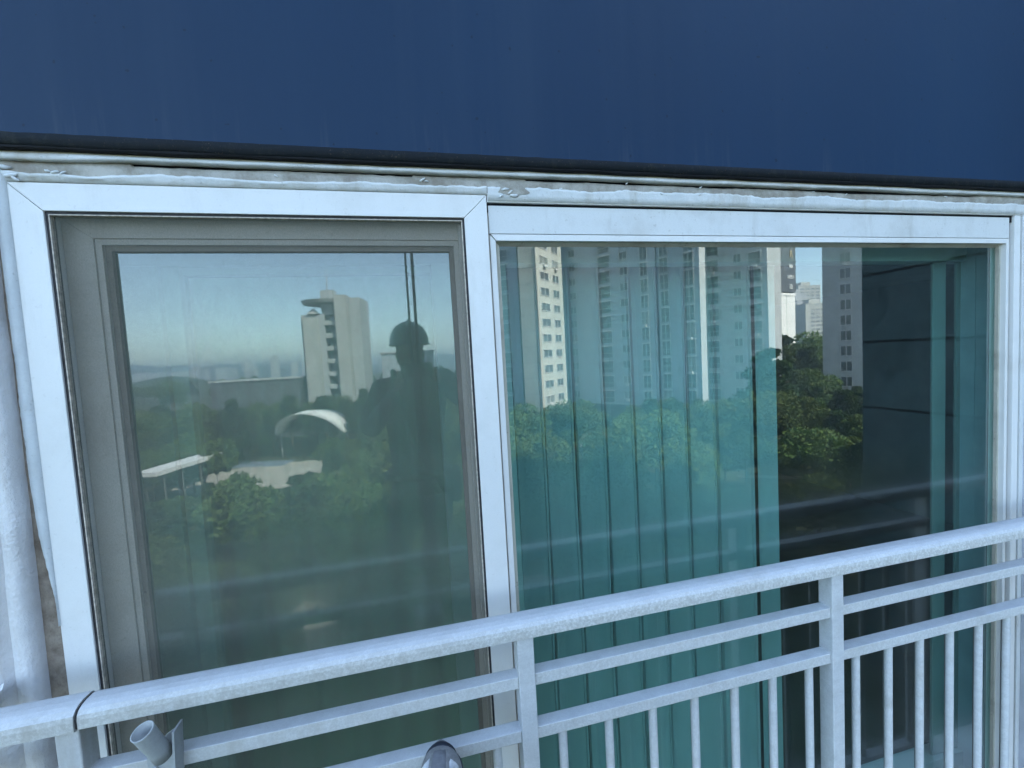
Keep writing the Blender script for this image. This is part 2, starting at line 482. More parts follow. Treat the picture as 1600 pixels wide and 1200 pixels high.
# black drip strip under the blue wall
rings = []
for i in range(0, 471):
    x = -1.5 + i * 0.009
    lo = 0.5055 + 0.0022 * nz(x * 7, 3) + 0.0015 * nz(x * 40, 1)
    hi = 0.5325 + 0.0012 * nz(x * 30, 9)
    rings.append([(x, -0.0290, hi + .001), (x, -0.0345, hi - .001), (x, -0.0350, (lo + hi) / 2 + 0.001 * nz(x * 60, 5)), (x, -0.0335, lo + .004), (x, -0.030, lo), (x, -0.002, lo + .001)])
put(loft("drip_strip", rings, M_STRIP), bld)
rings = []
for i in range(0, 471):
    x = -1.5 + i * 0.009
    lo = 0.5015 + 0.002 * nz(x * 9, 7)
    rings.append([(x, -0.0305, 0.5085), (x, -0.0312, lo + .002), (x, -0.029, lo), (x, -0.002, lo + .001)])
put(loft("drip_lip", rings, M_GAP), bld)
# beige / white sealant run under the strip
def xs_run(x0, x1, st=0.006):
    n = int((x1 - x0) / st); return [x0 + (x1 - x0) * i / n for i in range(n + 1)]
rings = []
for x in xs_run(-1.5, 2.6):
    w = 0.003 * nz(x * 3.1, 2) + 0.0016 * nz(x * 14, 4)
    lo = 0.4885 + w
    if x < -0.62: lo -= 0.006 * min(1, (-0.62 - x) / 0.12) * (0.7 + 0.6 * nz(x * 9, 1))
    b = 0.0015 * nz(x * 11, 8)
    rings.append([(x, 0.02, 0.5075), (x, -0.0125 + b, 0.5070), (x, -0.0145 + b, 0.5025), (x, -0.0160 + b, 0.4985)])
put(loft("beige_sealant", rings, M_SEAL_B), bld)
rings = []
for x in xs_run(-1.5, 2.6):
    w = 0.003 * nz(x * 3.1, 2) + 0.0016 * nz(x * 14, 4)
    lo = 0.4885 + w
    if x < -0.62: lo -= 0.006 * min(1, (-0.62 - x) / 0.12) * (0.7 + 0.6 * nz(x * 9, 1))
    b = 0.0015 * nz(x * 11, 8)
    up_ = 0.4985 + 0.0012 * nz(x * 20, 3)
    rings.append([(x, -0.0161 + b, up_), (x, -0.0195 + b, (up_ + lo) / 2 + .001), (x, -0.0190 + b, lo + .0015), (x, -0.0165 + b, lo), (x, 0.004, lo + .001)])
put(loft("white_sealant", rings, M_SEAL_W), bld)
box_gap = put(bp("sealant_gap", -1.5, 2.6, 0.006, 0.02, 0.40, 0.5095, M_GAP), bld)
# grimy grey bead below it, leaving a ragged dark gap
rings = []
for x in xs_run(-0.93, 2.24, 0.004):
    g = nz(x * 1.7, 11) + 0.5 * nz(x * 6, 2)
    hi = 0.4820 + 0.0070 * g + 0.0012 * nz(x * 45, 3)
    if -0.93 < x < -0.60: hi = 0.4885
    if 0.02 < x < 0.32: hi += 0.004
    if x > 1.95: hi += 0.006 * min(1, (x - 1.95) / 0.1)
    lo = 0.461 + 0.008 * nz(x * 4, 20) + 0.003 * nz(x * 22, 6)
    r = 0.002 * nz(x * 25, 30)
    rings.append([(x, 0.006, hi + .001), (x, -0.0035 + r, hi), (x, -0.0085 + r, (hi + lo) / 2 + 0.002 * nz(x * 40, 9)), (x, -0.0060 + r, lo), (x, -0.003, lo - .012)])
put(loft("grey_sealant", rings, M_SEAL_G), bld)
# white smear below the bead, on the frame head (left) and down to the channel lip (right)
def smear(name, x0, x1, base, seed, mat=M_SEAL_W):
    rings = []
    for x in xs_run(x0, x1, 0.004):
        hi = 0.4600 + 0.0075 * nz(x * 5, seed) + 0.0050 * nz(x * 17, seed + 2) + 0.0030 * abs(nz(x * 38, seed + 9)) + 0.0015 * nz(x * 60, seed + 5)
        r = 0.0010 * nz(x * 33, seed)
        rings.append([(x, -0.004, hi + .002), (x, -0.0098 + r, hi), (x, -0.0090 + r, hi - .006 + 0.002 * nz(x * 50, 1)), (x, -0.0065, (hi + base) / 2), (x, -0.0055, base), (x, 0.004, base)])
    put(loft(name, rings, mat), bld)
smear("white_smear", -0.838, 0.212, 0.4425, 40)
smear("white_smear", 0.214, 2.24, 0.4265, 60)
# crumbs of torn sealant
def crumb(x, z, s, seed, y=-0.010, mat=M_SEAL_W):
    bm = bmesh.new(); bmesh.ops.create_icosphere(bm, subdivisions=2, radius=1)
    for v in bm.verts:
        n_ = 1 + 0.55 * nz(v.co.x * 2 + seed, v.co.y * 2, v.co.z * 2 + seed)
        v.co = Vector((v.co.x * s * 1.7 * n_, v.co.y * s * 0.5, v.co.z * s * 0.55 * n_))
    o = link("sealant_crumb", bm_mesh(bm, "sealant_crumb"), mat, smooth=True); o.location = (x, y, z); o.rotation_euler = (0, random.uniform(-.7, .7), 0)
    put(o, bld)
for (x, z, s) in ((-0.742, .462, .005), (-0.728, .461, .004), (-0.755, .464, .004), (0.045, .473, .005), (0.055, .470, .003), (0.262, .456, .006), (0.275, .448, .005), (0.285, .440, .007), (0.250, .438, .004), (0.42, .462, .003), (0.62, .483, .003), (0.86, .479, .004), (1.27, .478, .003), (1.83, .477, .004), (1.40, .474, .003), (0.86, .459, .004), (0.73, .457, .003), (-0.30, .470, .003), (-0.835, .470, .009), (-0.822, .452, .008), (-0.815, .446, .006)):
    crumb(x, z, s, x * 30)
# stain blotch where the mullion meets the sealant
rings = []
for i, x in enumerate(xs_run(0.225, 0.345, 0.004)):
    e = math.sin(math.pi * i / 30)
    rings.append([(x, -0.0065 - .0028 * e, 0.474 + .004 * e), (x, -0.0082 - .0028 * e, 0.464), (x, -0.0066 - .0022 * e, 0.455 - .020 * e * (0.7 + 0.5 * nz(x * 60, 2)))])
put(loft("grimy_blotch", rings, M_SEAL_G), bld)

# white coated wall left of the window: flat coat, groove, rounded ridge, brown joint, pale bead
rings = []
for i in range(0, 300):
    z = -2.0 + i * (2.497 / 299)
    t = max(0.0, min(1.0, (-0.15 - z) / 0.55))               # joint opens towards the handrail
    jx = -0.866 - 0.006 * t + 0.0025 * nz(z * 9, 1)           # right edge of ridge
    rx = -0.903 - 0.010 * t + 0.003 * nz(z * 5, 2)
    gx = rx - 0.004
    w = 0.0015 * nz(z * 14, 3)
    rings.append([(-1.5, -0.045, z), (-1.06, -0.045, z), (gx - 0.022, -0.040 + w, z), (gx - 0.006, -0.034, z), (gx, -0.022, z), (gx + 0.006, -0.024, z),
                  (rx + 0.004, -0.031 + w, z), ((rx + jx) / 2, -0.0325 + 1.6 * w, z), (jx - 0.003, -0.0305 + w, z), (jx, -0.014, z), (jx + 0.002, 0.010, z)])
put(loft("coated_wall", rings, M_RENDER), bld)
rings = []
for i in range(0, 300):
    z = -2.0 + i * (2.48 / 299)
    rings.append([(-0.900, 0.004, z), (-0.868, -0.001 + 0.001 * nz(z * 30, 2), z), (-0.850, -0.004 + 0.001 * nz(z * 24, 7), z), (-0.834, -0.002, z)])
put(loft("stained_joint", rings, M_BROWN), bld)
rings = []
for i in range(0, 240):
    z = 0.470 - i * (1.02 / 239)
    t = max(0.0, min(1.0, (-0.22 - z) / 0.30))
    lx = -0.8580 + 0.024 * t ** 1.5 + 0.004 * nz(z * 10, 12) * (0.3 + t) + 0.0012 * nz(z * 70, 3)
    if lx > -0.8365: lx = -0.8365
    rings.append([(lx, -0.002, z), (lx + 0.001, -0.0075, z), ((lx - 0.835) / 2, -0.0085 + 0.0008 * nz(z * 40, 1), z), (-0.8353, -0.0062, z), (-0.8340, -0.0025, z)])
put(loft("pale_jamb_sealant", rings, mat_seal("pale_jamb_sealant", (0.58, 0.60, 0.60), (0.68, 0.70, 0.70), (0.46, 0.42, 0.36), 0.35)), bld)
# turned-up corner of the wall coating above the handrail
rings = [[(-1.0, -0.046, -0.655), (-0.935, -0.050, -0.650), (-0.905, -0.060, -0.628)],
         [(-1.0, -0.062, -0.668), (-0.938, -0.085, -0.664), (-0.900, -0.072, -0.636)],
         [(-1.0, -0.050, -0.690), (-0.945, -0.100, -0.690), (-0.915, -0.060, -0.668)]]
put(loft("coating_flap", rings, M_RENDER, smooth=False), bld)
# slab edge and jamb wall at the right of the window
put(bp("side_jamb", 2.236, 2.60, -0.030, 0.20, -2.0, 0.4245, plain("lilac_grey_jamb", (0.55, 0.56, 0.60), 0.6, 0.08, 8, 0.1)), bld)
put(bp("balcony_slab", -1.5, 2.6, -0.26, 0.0, -2.05, -1.92, M_RENDER), bld)

# room behind the window
room = empty("room", (0, 0, GZ))
M_ROOM = plain("room_wallpaper", (0.19, 0.23, 0.235), 0.9, 0.08, 3)
def st(o): o['kind'] = 'structure'; return o
st(box("room_floor", -1.49, 5.19, 0.20, 4.2, -1.925, -1.90, plain("wood_floor", (0.11, 0.10, 0.085), 0.4, 0.2, 4)))
st(box("room_ceiling", -1.49, 5.19, 0.20, 4.2, 0.56, 0.60, M_ROOM))
st(box("room_wall", -1.49, 5.19, 4.2, 4.3, -1.90, 0.56, M_ROOM))
st(box("room_wall", -1.499, -1.40, 0.20, 4.2, -1.90, 0.56, M_ROOM))
st(box("room_wall", 5.10, 5.198, 0.20, 4.2, -1.90, 0.56, M_ROOM))
bpy.data.objects.remove(room)

# ------------------------------------------------------------------ the balcony window
win = empty("balcony_window", (0, 0.0, -1.92), 0, "wide white framed balcony window with a screened left light and a green glass right sash", "window")
WB = -1.90
def W(o): return put(o, win)
e = 0.0006
# left fixed frame with mitred corners
W(prism("frame_rail", [(-0.836, 0.441), (0.210, 0.441), (0.148 - e, 0.381), (-0.776 + e, 0.381)], -0.004, 0.055, MF, bevel=0.0012))
W(prism("frame_stile", [(-0.836, 0.441 - 2*e), (-0.776, 0.381 - 2*e), (-0.776, WB + .06), (-0.836, WB)], -0.0035, 0.060, MF, bevel=0.0012))
W(prism("frame_stile", [(0.210, 0.441 - 2*e), (0.210, WB), (0.148, WB + .06), (0.148, 0.381 - 2*e)], -0.0050, 0.060, MF, bevel=0.0012))
W(box("frame_sill", -0.775, 0.147, -0.0035, 0.060, WB, WB + .06, MF, bevel=0.001))
# hairline scratch and dark gasket round the opening
def ring_frame(name, x0, x1, z0, z1, w, y0, y1, mat, bevel=0.0):
    """four mitred pieces joined: a thin bead, gasket or spline"""
    bm = bmesh.new()
    for pts in ([(x0, z1), (x1, z1), (x1 - w, z1 - w), (x0 + w, z1 - w)], [(x0, z0), (x0 + w, z0 + w), (x1 - w, z0 + w), (x1, z0)],
                [(x0, z0), (x0, z1), (x0 + w, z1 - w), (x0 + w, z0 + w)], [(x1, z0), (x1 - w, z0 + w), (x1 - w, z1 - w), (x1, z1)]):
        a = [bm.verts.new((p[0], y0, p[1])) for p in pts]; b = [bm.verts.new((p[0], y1, p[1])) for p in pts]
        bm.faces.new(a); bm.faces.new(b[::-1])
        for i in (1, 3) if False else range(4): bm.faces.new((a[i], b[i], b[(i+1) % 4], a[(i+1) % 4]))
    return link(name, bm_mesh(bm, name), mat)
W(ring_frame("gasket", -0.7757, 0.1477, WB + .0603, 0.3807, 0.0055, 0.001, 0.020, M_GASKET))
scr = empty("insect_screen", (0, 0.0, 0)); W(scr); scr.location = (0, 0, 0)
def child(o, p):
    o.parent = p; o.matrix_parent_inverse = Matrix.Identity(4); return o
child(ring_frame("screen_spline", -0.7700, 0.1420, WB + .066, 0.3750, 0.0022, 0.000, 0.012, M_SPLINE), scr)
bm = bmesh.new(); bm.faces.new([bm.verts.new(p) for p in ((-0.768, 0.0065, WB + .068), (0.140, 0.0065, WB + .068), (0.140, 0.0065, 0.373), (-0.768, 0.0065, 0.373))])
child(link("screen_mesh", bm_mesh(bm, "screen_mesh"), M_SCREEN), scr)
# left sash, set back behind the screen
ls = empty("left_sash"); W(ls); ls.location = (0, 0, 0)
X0, X1, Z1 = -0.7745, 0.1465, 0.3795
gx0, gx1, gz1 = -0.690, 0.116, 0.3085
child(prism("sash_rail", [(X0, Z1), (X1, Z1), (gx1 + .018, gz1 + .026), (gx0 - .026, gz1 + .026)], 0.040, 0.085, MF_INNER, bevel=0.0006), ls)
child(prism("sash_stile", [(X0, Z1 - e), (gx0 - .026, gz1 + .026 - e), (gx0 - .026, WB + .12), (X0, WB + .061)], 0.0402, 0.085, MF_INNER, bevel=0.0006), ls)
child(prism("sash_stile", [(X1, Z1 - e), (X1, WB + .061), (gx1 + .018, WB + .12), (gx1 + .018, gz1 + .026 - e)], 0.0402, 0.085, MF_INNER, bevel=0.0006), ls)
child(ring_frame("sash_lip", gx0 - .0255, gx1 + .0175, WB + .13, gz1 + .0255, 0.0135, 0.0445, 0.075, MF_INNER), ls)
child(ring_frame("glazing_bead", gx0 - .0118, gx1 + .0038, WB + .14, gz1 + .0118, 0.0125, 0.054, 0.072, M_BEAD_BROWN), ls)
def pane(name, x0, x1, y, z0, z1, mat, thick=0.005):
    bm = bmesh.new(); vv, fs = bm_box(bm, x0, x1, y, y + thick, z0, z1, 1)
    fs[2].material_index = 0
    me = bm_mesh(bm, name)
    return link(name, me, [mat, G_BACK])
child(pane("glass_pane", gx0 - .008, gx1 + .006, 0.065, WB + .14, gz1 + .006, G_LEFT), ls)
# liner of the recess on the right side, stepped
W(box("recess_liner", 0.1325, 0.1462, 0.022, 0.0395, WB + .07, 0.3730, MF_INNER, bevel=0.001))
W(box("frame_base", -0.836, 2.236, 0.086, 0.120, WB, WB + .05, MF_INNER))
# right: head channel, then the outer sash
W(box("head_channel", 0.2125, 2.2355, -0.0030, 0.060, 0.4235, 0.4620, MF, bevel=0.0010))
W(box("head_shadow_gap", 0.2125, 2.1770, 0.020, 0.060, 0.4170, 0.4230, M_GAP))
rs = empty("right_sash"); W(rs); rs.location = (0, 0, 0)
Gx0, Gx1, Gz1 = 0.2435, 2.1430, 0.3145
child(box("sash_rail", 0.2150, 2.1640, 0.004, 0.050, 0.3425, 0.4170, MF_DIRTY, bevel=0.0010), rs)
child(prism("sash_lip", [(0.2185, 0.3405), (2.1640, 0.3405), (2.1500, 0.3235), (0.2325, 0.3235)], 0.0035, 0.050, MF, bevel=0.0007), rs)
child(prism("sash_stile", [(0.2155, 0.3400), (0.2310, 0.3240), (0.2310, WB + .07), (0.2155, WB + .05)], 0.0060, 0.050, MF, bevel=0.0007), rs)
child(box("sash_groove", 0.2105, 0.2150, 0.012, 0.050, WB + .05, 0.4170, MF_INNER), rs)
child(prism("sash_stile", [(2.1640, 0.3400), (2.1640, WB + .05), (2.1500, WB + .07), (2.1500, 0.3230)], 0.0035, 0.050, MF, bevel=0.0007), rs)
rings = []
for x in xs_run(0.232, 2.149, 0.006):
    q = 0.0011 * nz(x * 17, 5) + 0.0006 * nz(x * 70, 2)
    rings.append([(x, 0.0120, 0.3238), (x, 0.0170, 0.3215), (x, 0.0240 + q, 0.3175 + q), (x, 0.0300, Gz1 - .0005 + q)])
child(loft("glazing_bead", rings, M_BEAD), rs)
child(prism("glazing_bead", [(0.2312, 0.3233), (0.2425, 0.3150), (0.2425, WB + .08), (0.2312, WB + .07)], 0.019, 0.031, M_BEAD), rs)
child(box("glazing_bead", 2.1425, 2.1498, 0.020, 0.031, WB + .08, 0.3230, M_BEAD), rs)
child(box("sash_rail", 0.2315, 2.1495, 0.0045, 0.050, WB + .05, WB + .11, MF_DIRTY), rs)
child(pane("glass_pane", Gx0 - .004, Gx1 + .003, 0.0305, WB + .10, Gz1 + .003, G_RIGHT), rs)
# dark slot and outer jamb at the far right
W(box("slot_gasket", 2.1645, 2.1790, 0.025, 0.060, WB, 0.4165, M_GAP))
W(box("frame_stile", 2.1795, 2.2090, -0.0030, 0.060, WB, 0.4230, MF, bevel=0.001))
W(box("jamb_groove", 2.2093, 2.2150, 0.015, 0.060, WB, 0.4228, M_GAP))
W(box("jamb_cover", 2.2153, 2.2352, -0.006, 0.060, WB, 0.4228, MF_DIRTY, bevel=0.001))
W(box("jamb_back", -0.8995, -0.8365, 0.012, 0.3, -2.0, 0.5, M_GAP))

# ------------------------------------------------------------------ inner window, blinds, curtain
inn = empty("inner_window", (0, 0.20, -1.9), 0, "second pale framed window standing behind the outer glass", "window")
def I(o): return put(o, inn)
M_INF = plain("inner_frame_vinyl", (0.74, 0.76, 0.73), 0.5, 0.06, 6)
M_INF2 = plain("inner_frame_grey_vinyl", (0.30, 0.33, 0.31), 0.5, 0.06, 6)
I(box("frame_head", -1.40, 2.60, 0.17, 0.24, 0.3000, 0.56, M_INF))
I(box("frame_sill", -1.40, 2.50, 0.17, 0.24, -1.90, -1.84, M_INF))
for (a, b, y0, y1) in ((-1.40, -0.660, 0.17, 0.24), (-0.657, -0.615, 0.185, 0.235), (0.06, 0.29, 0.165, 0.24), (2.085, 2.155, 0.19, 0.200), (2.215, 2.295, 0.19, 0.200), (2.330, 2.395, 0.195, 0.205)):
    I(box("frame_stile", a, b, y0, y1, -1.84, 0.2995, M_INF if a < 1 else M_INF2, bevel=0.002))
I(box("frame_bead", -0.612, 0.057, 0.195, 0.235, 0.278, 0.2990, M_INF, bevel=0.002))
bm = bmesh.new(); bm.faces.new([bm.verts.new(p) for p in ((-0.615, 0.215, -1.84), (0.06, 0.215, -1.84), (0.06, 0.215, 0.278), (-0.615, 0.215, 0.278))])
I(link("glass_pane", bm_mesh(bm, "glass_pane"), G_INNER))

def mat_blind():
    m = NT("blind_fabric"); v = m.coord()
    w = m.noise(300, 2, vec=v); b = m.noise(2.2, 3, vec=v)
    c = m.mix(b, (0.56, 0.61, 0.60), (0.66, 0.71, 0.70)); c = m.mix(m.math('MULTIPLY', w, 0.12), c, (0.4, 0.42, 0.4))
    d = m.n("ShaderNodeBsdfDiffuse"); m.l(c, d.inputs[0])
    t = m.n("ShaderNodeBsdfTranslucent"); m.l(c, t.inputs[0])
    mx = m.n("ShaderNodeMixShader"); mx.inputs[0].default_value = 0.2; m.l(d.outputs[0], mx.inputs[1]); m.l(t.outputs[0], mx.inputs[2])
    m.l(mx.outputs[0], m.out.inputs[0]); return m.m
M_BLIND = mat_blind()
bl = empty("vertical_blind", (0, 0.30, 0.5), 0, "pale vertical slat blind hanging behind the left part of the green glass", "blind")
def B(o, p=bl): return put(o, p)
B(box("headrail", 0.20, 1.42, 0.280, 0.335, 0.46, 0.50, M_INF))
folds = [0.205, 0.320, 0.435, 0.552, 0.672, 0.791, 0.906, 1.022, 1.149]
ends = folds[1:] + [1.324]
for i, x in enumerate(folds):
    rings = []
    k = x / 1.45; dpt = 0.024 + 0.008 * nz(i * 7.7, 2)
    w = ends[i] - x - 0.004 - dpt * k * 0.9
    for z in (0.46, 0.2, -0.1, -0.3, -0.6, -0.8, -1.1, -1.3, -1.86):
        s = 0.005 * nz(i * 3.1, z * 1.3) * (0.46 - z)
        rings.append([(x + s + w * t, 0.322 - dpt * q, z) for t, q in ((0, -.1), (.045, .30), (.07, .02), (.25, .12), (.5, .42), (.75, .74), (.90, .86), (.93, 1.14), (1, 1.0))])
    o = loft("blind_slat", rings, M_BLIND, smooth=False); B(o)
rings = []
for z in (0.46, -.2, -1, -1.86): rings.append([(1.312 + 0.080 * t, 0.290 + 0.018 * math.sin(t * 5), z) for t in (0, .2, .4, .6, .8, 1)])
B(loft("blind_slat", rings, M_BLIND))
cu = empty("curtain", (0, 0.42, 0.5), 0, "soft folded curtain hanging behind the screened left light", "curtain")
rings = []
for z in (0.46, 0.1, -0.4, -0.9, -1.4, -1.86):
    rings.append([(-0.72 + 0.0105 * j, 0.40 + 0.020 * math.sin(j * 0.55 + 0.4 * nz(j * .2, z)) + 0.012 * nz(j * 0.13, z * .4), z) for j in range(0, 90)])
put(loft("curtain_panel", rings, plain("curtain_cloth", (0.58, 0.66, 0.52), 0.9, 0.08, 3)), cu)
put(tube("curtain_rail", [(-0.75, 0.40, 0.48), (0.28, 0.40, 0.48)], 0.012, M_INF), cu)

# ------------------------------------------------------------------ railing
rl = empty("balcony_railing", (0, -0.16, -1.92), 0, "weathered white metal railing in front of the window", "railing")
def RL(o): return put(o, rl)
def hand_profile(x, grow=0.0):
    g = grow
    return [(x, -0.128 + g, -0.672 - g), (x, -0.128 + g, -0.648), (x, -0.1295, -0.6415 + g), (x, -0.1345, -0.6370 + g), (x, -0.142, -0.6352 + g), (x, -0.160, -0.6345 + g),
            (x, -0.172, -0.6365 + g), (x, -0.181, -0.6405 + g), (x, -0.1868 - g, -0.6475 + g * .6), (x, -0.1885 - g, -0.6560), (x, -0.1885 - g, -0.6745 - g), (x, -0.186, -0.6765 - g), (x, -0.132, -0.6765 - g)]
rings = [hand_profile(x) for x in [-0.694, -0.3, 0.2, 0.8, 1.4, 2.0, 2.6]]
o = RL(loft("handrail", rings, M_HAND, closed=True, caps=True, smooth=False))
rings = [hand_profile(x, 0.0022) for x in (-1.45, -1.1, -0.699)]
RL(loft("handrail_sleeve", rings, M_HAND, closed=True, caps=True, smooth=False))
rings = [hand_profile(x, -0.0012) for x in (-0.6985, -0.6945)]
RL(loft("sleeve_joint", rings, M_GASKET, closed=True, caps=True, smooth=False))
posts = [-0.718, 0.2105, 1.1475, 2.084]
for px in posts:
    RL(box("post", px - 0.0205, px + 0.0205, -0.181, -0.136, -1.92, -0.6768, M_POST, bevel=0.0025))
for i in range(3):
    a, b = posts[i] + .0208, posts[i + 1] - .0208
    for (z0, z1) in ((-0.807, -0.777), (-0.9455, -0.9155), (-1.80, -1.77)):
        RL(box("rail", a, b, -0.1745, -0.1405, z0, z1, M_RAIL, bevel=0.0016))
    nb = 6
    for k in range(7):
        bx = (0.300 + 0.1275 * k) if i == 1 else (posts[i] + 0.09 + 0.1262 * k)
        if bx > b - 0.02 or (i == 1 and k > 6): continue
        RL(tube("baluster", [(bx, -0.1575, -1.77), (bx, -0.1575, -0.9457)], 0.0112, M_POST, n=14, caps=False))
a, b = -1.45, posts[0] - .0208
for (z0, z1) in ((-0.807, -0.777), (-0.9455, -0.9155)):
    RL(box("rail", a, b, -0.1745, -0.1405, z0, z1, M_RAIL, bevel=0.0016))
for px in posts[:3]:
    for zz in (-0.777, -0.807, -0.9155, -0.9455):
        for sd in (-1, 1):
            pts = [(px + sd * 0.0212, -0.173 + 0.0045 * k, zz + random.uniform(-.0006, .0006)) for k in range(8)]
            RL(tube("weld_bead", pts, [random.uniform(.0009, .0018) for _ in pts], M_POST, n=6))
# flagpole holder clamped to the middle rail
base = Vector((-0.552, -0.196, -0.758))
ax = (Vector((-0.566, -0.228, -0.672)) - base).normalized()
def hollow(name, p0, p1, r0, r1, th, mat, parent_fn, n=28):
    d = (p1 - p0).normalized(); u = d.cross(Vector((0, 1, 0))).normalized(); v = d.cross(u)
    prof = [(p0, r0), (p0 + (p1 - p0) * 0.3, r0), (p1 - d * .004, r1), (p1, r1 + .0004), (p1, r1 - th), (p0 + (p1 - p0) * 0.12, r0 - th)]
    rings = [[p + r * (math.cos(t) * u + math.sin(t) * v) for t in [2 * math.pi * k / n for k in range(n)]] for p, r in prof]
    return parent_fn(loft(name, rings, mat, closed=True, caps=True))
hold = empty("flagpole_holder"); RL(hold); hold.location = (0, 0, 0)
hold['label'] = "dull grey open tube clamped at an angle"
H = lambda o: child(o, hold)
hollow("tube", base, base + ax * 0.088, 0.0175, 0.0185, 0.0018, M_GALV, H)
H(prism("clamp_plate", [(-0.592, -0.812), (-0.531, -0.812), (-0.531, -0.716), (-0.552, -0.728), (-0.575, -0.752), (-0.592, -0.772)], -0.1790, -0.1752, M_GALV, bevel=0.001))
H(prism("clamp_ear", [(-0.5345, -0.812), (-0.5305, -0.812), (-0.5250, -0.708), (-0.5290, -0.708)], -0.205, -0.172, M_GALV))
H(tube("bolt", [(-0.578, -0.184, -0.795), (-0.578, -0.1775, -0.795)], 0.006, M_GALV, n=6))

# ------------------------------------------------------------------ shoe, worker, ropes (seen direct and in the glass)
M_SUIT = plain("dark_work_cloth", (0.035, 0.045, 0.055), 0.85, 0.25, 9)
M_TROUS = plain("pale_work_trousers", (0.20, 0.19, 0.15), 0.85, 0.3, 9)
M_SKIN = plain("skin", (0.36, 0.22, 0.16), 0.55, 0.1, 12)
M_HAT = plain("grey_helmet_shell", (0.18, 0.20, 0.22), 0.3, 0.05, 4, spec=0.6)
M_ROPE = plain("dark_rope", (0.035, 0.05, 0.045), 0.8, 0.4, 90)
M_STRAP = plain("harness_webbing", (0.03, 0.03, 0.035), 0.8, 0.3, 60)
person = empty("person", (0, -1.45, -1.9), 0, "worker in helmet and dark jacket hanging on ropes, mirrored in the screened glass", "person")
def PP(o): return put(o, person)
def skin_mesh(name, joints, edges, radii, mat, levels=2, root=0):
    me = bpy.data.meshes.new(name)
    me.from_pydata([Vector(j) for j in joints], edges, [])
    o = bpy.data.objects.new(name, me); COL.objects.link(o)
    md = o.modifiers.new("s", 'SKIN')
    sv = me.skin_vertices[0].data
    for i, r in enumerate(radii):
        sv[i].radius = r if isinstance(r, tuple) else (r, r); sv[i].use_root = (i == root)
    ss = o.modifiers.new("u", 'SUBSURF'); ss.levels = levels; ss.render_levels = levels
    dg = bpy.context.evaluated_depsgraph_get(); dg.update()
    ev = o.evaluated_get(dg); m2 = bpy.data.meshes.new_from_object(ev)
    o.modifiers.clear(); o.data = m2; bpy.data.meshes.remove(me)
    m2.materials.clear(); m2.materials.append(mat)
    for p in m2.polygons: p.use_smooth = True
    return o
# body: pelvis, spine, neck, arms, legs as one surface
J = [(-.03, -1.34, -.84), (-.03, -1.40, -.62), (-.035, -1.47, -.36), (-.035, -1.50, -.17), (-.038, -1.515, -.06),
     (-.23, -1.50, -.155), (-.315, -1.40, -.40), (-.12, -1.215, -.145),
     (.17, -1.50, -.11), (.285, -1.38, -.24), (.115, -1.215, -.105),
     (.07, -1.30, -.86), (.055, -.88, -.80), (-.005, -.475, -.865),
     (-.14, -1.30, -.88), (-.17, -.93, -1.02), (-.17, -.98, -1.44)]
E_ = [(0, 1), (1, 2), (2, 3), (3, 4), (3, 5), (5, 6), (6, 7), (3, 8), (8, 9), (9, 10), (0, 11), (11, 12), (12, 13), (0, 14), (14, 15), (15, 16)]
RR = [(.17, .12), (.165, .12), (.20, .14), (.17, .11), .060, .092, .072, .040, .092, .072, .040, .105, .070, .048, .095, .070, .048]
PP(skin_mesh("body", J, E_, RR, M_SUIT))
# head with face
def head():
    bm = bmesh.new(); bmesh.ops.create_uvsphere(bm, u_segments=28, v_segments=20, radius=1)
    for v in bm.verts:
        x, y, z = v.co
        wx = 0.078 * (1 - 0.22 * max(0, -z) ** 1.2); wy = 0.100; wz = 0.122
        X, Y, Z = x * wx, y * wy, z * wz
        if y > 0.3:                                    # face looks to +Y
            if abs(x) < 0.16 and -0.42 < z < 0.12: Y += 0.020 * (1 - abs(x) / 0.16) * (1 - abs(z + 0.22) / 0.34 if abs(z + .22) < .34 else 0)   # nose
            if 0.12 < abs(x) < 0.5 and 0.02 < z < 0.26: Y -= 0.008                                                                                # sockets
            if abs(x) < 0.35 and -0.66 < z < -0.5: Y += 0.004
        if z < -0.6 and y > 0.1: Y += 0.010            # chin
        v.co = (X, Y, Z)
    return bm_mesh(bm, "head")
hd = PP(link("head", head(), M_SKIN, smooth=True)); hd.location = (-.040, -1.505, .065)
M_EYE = plain("eye_white", (0.7, 0.7, 0.68), 0.2, 0.02); M_LIP = plain("lips", (0.30, 0.12, 0.10), 0.5, 0.05); M_HAIR = plain("black_hair", (0.012, 0.011, 0.012), 0.5, 0.2, 80)
def blob(name, c, s, mat):
    bm = bmesh.new(); bmesh.ops.create_uvsphere(bm, u_segments=14, v_segments=10, radius=1)
    for v in bm.verts: v.co = Vector((v.co.x * s[0], v.co.y * s[1], v.co.z * s[2]))
    o = link(name, bm_mesh(bm, name), mat, smooth=True); o.location = c; return PP(o)
for s in (-1, 1):
    blob("eye", (-.040 + s * .030, -1.423, .082), (.012, .009, .007), M_EYE)
    blob("pupil", (-.040 + s * .030, -1.4145, .082), (.005, .003, .005), M_HAIR)
    blob("ear", (-.040 + s * .079, -1.505, .062), (.009, .020, .030), M_SKIN)
blob("mouth", (-.040, -1.412, -.005), (.024, .008, .006), M_LIP)
blob("hair", (-.040, -1.520, .100), (.083, .100, .100), M_HAIR)
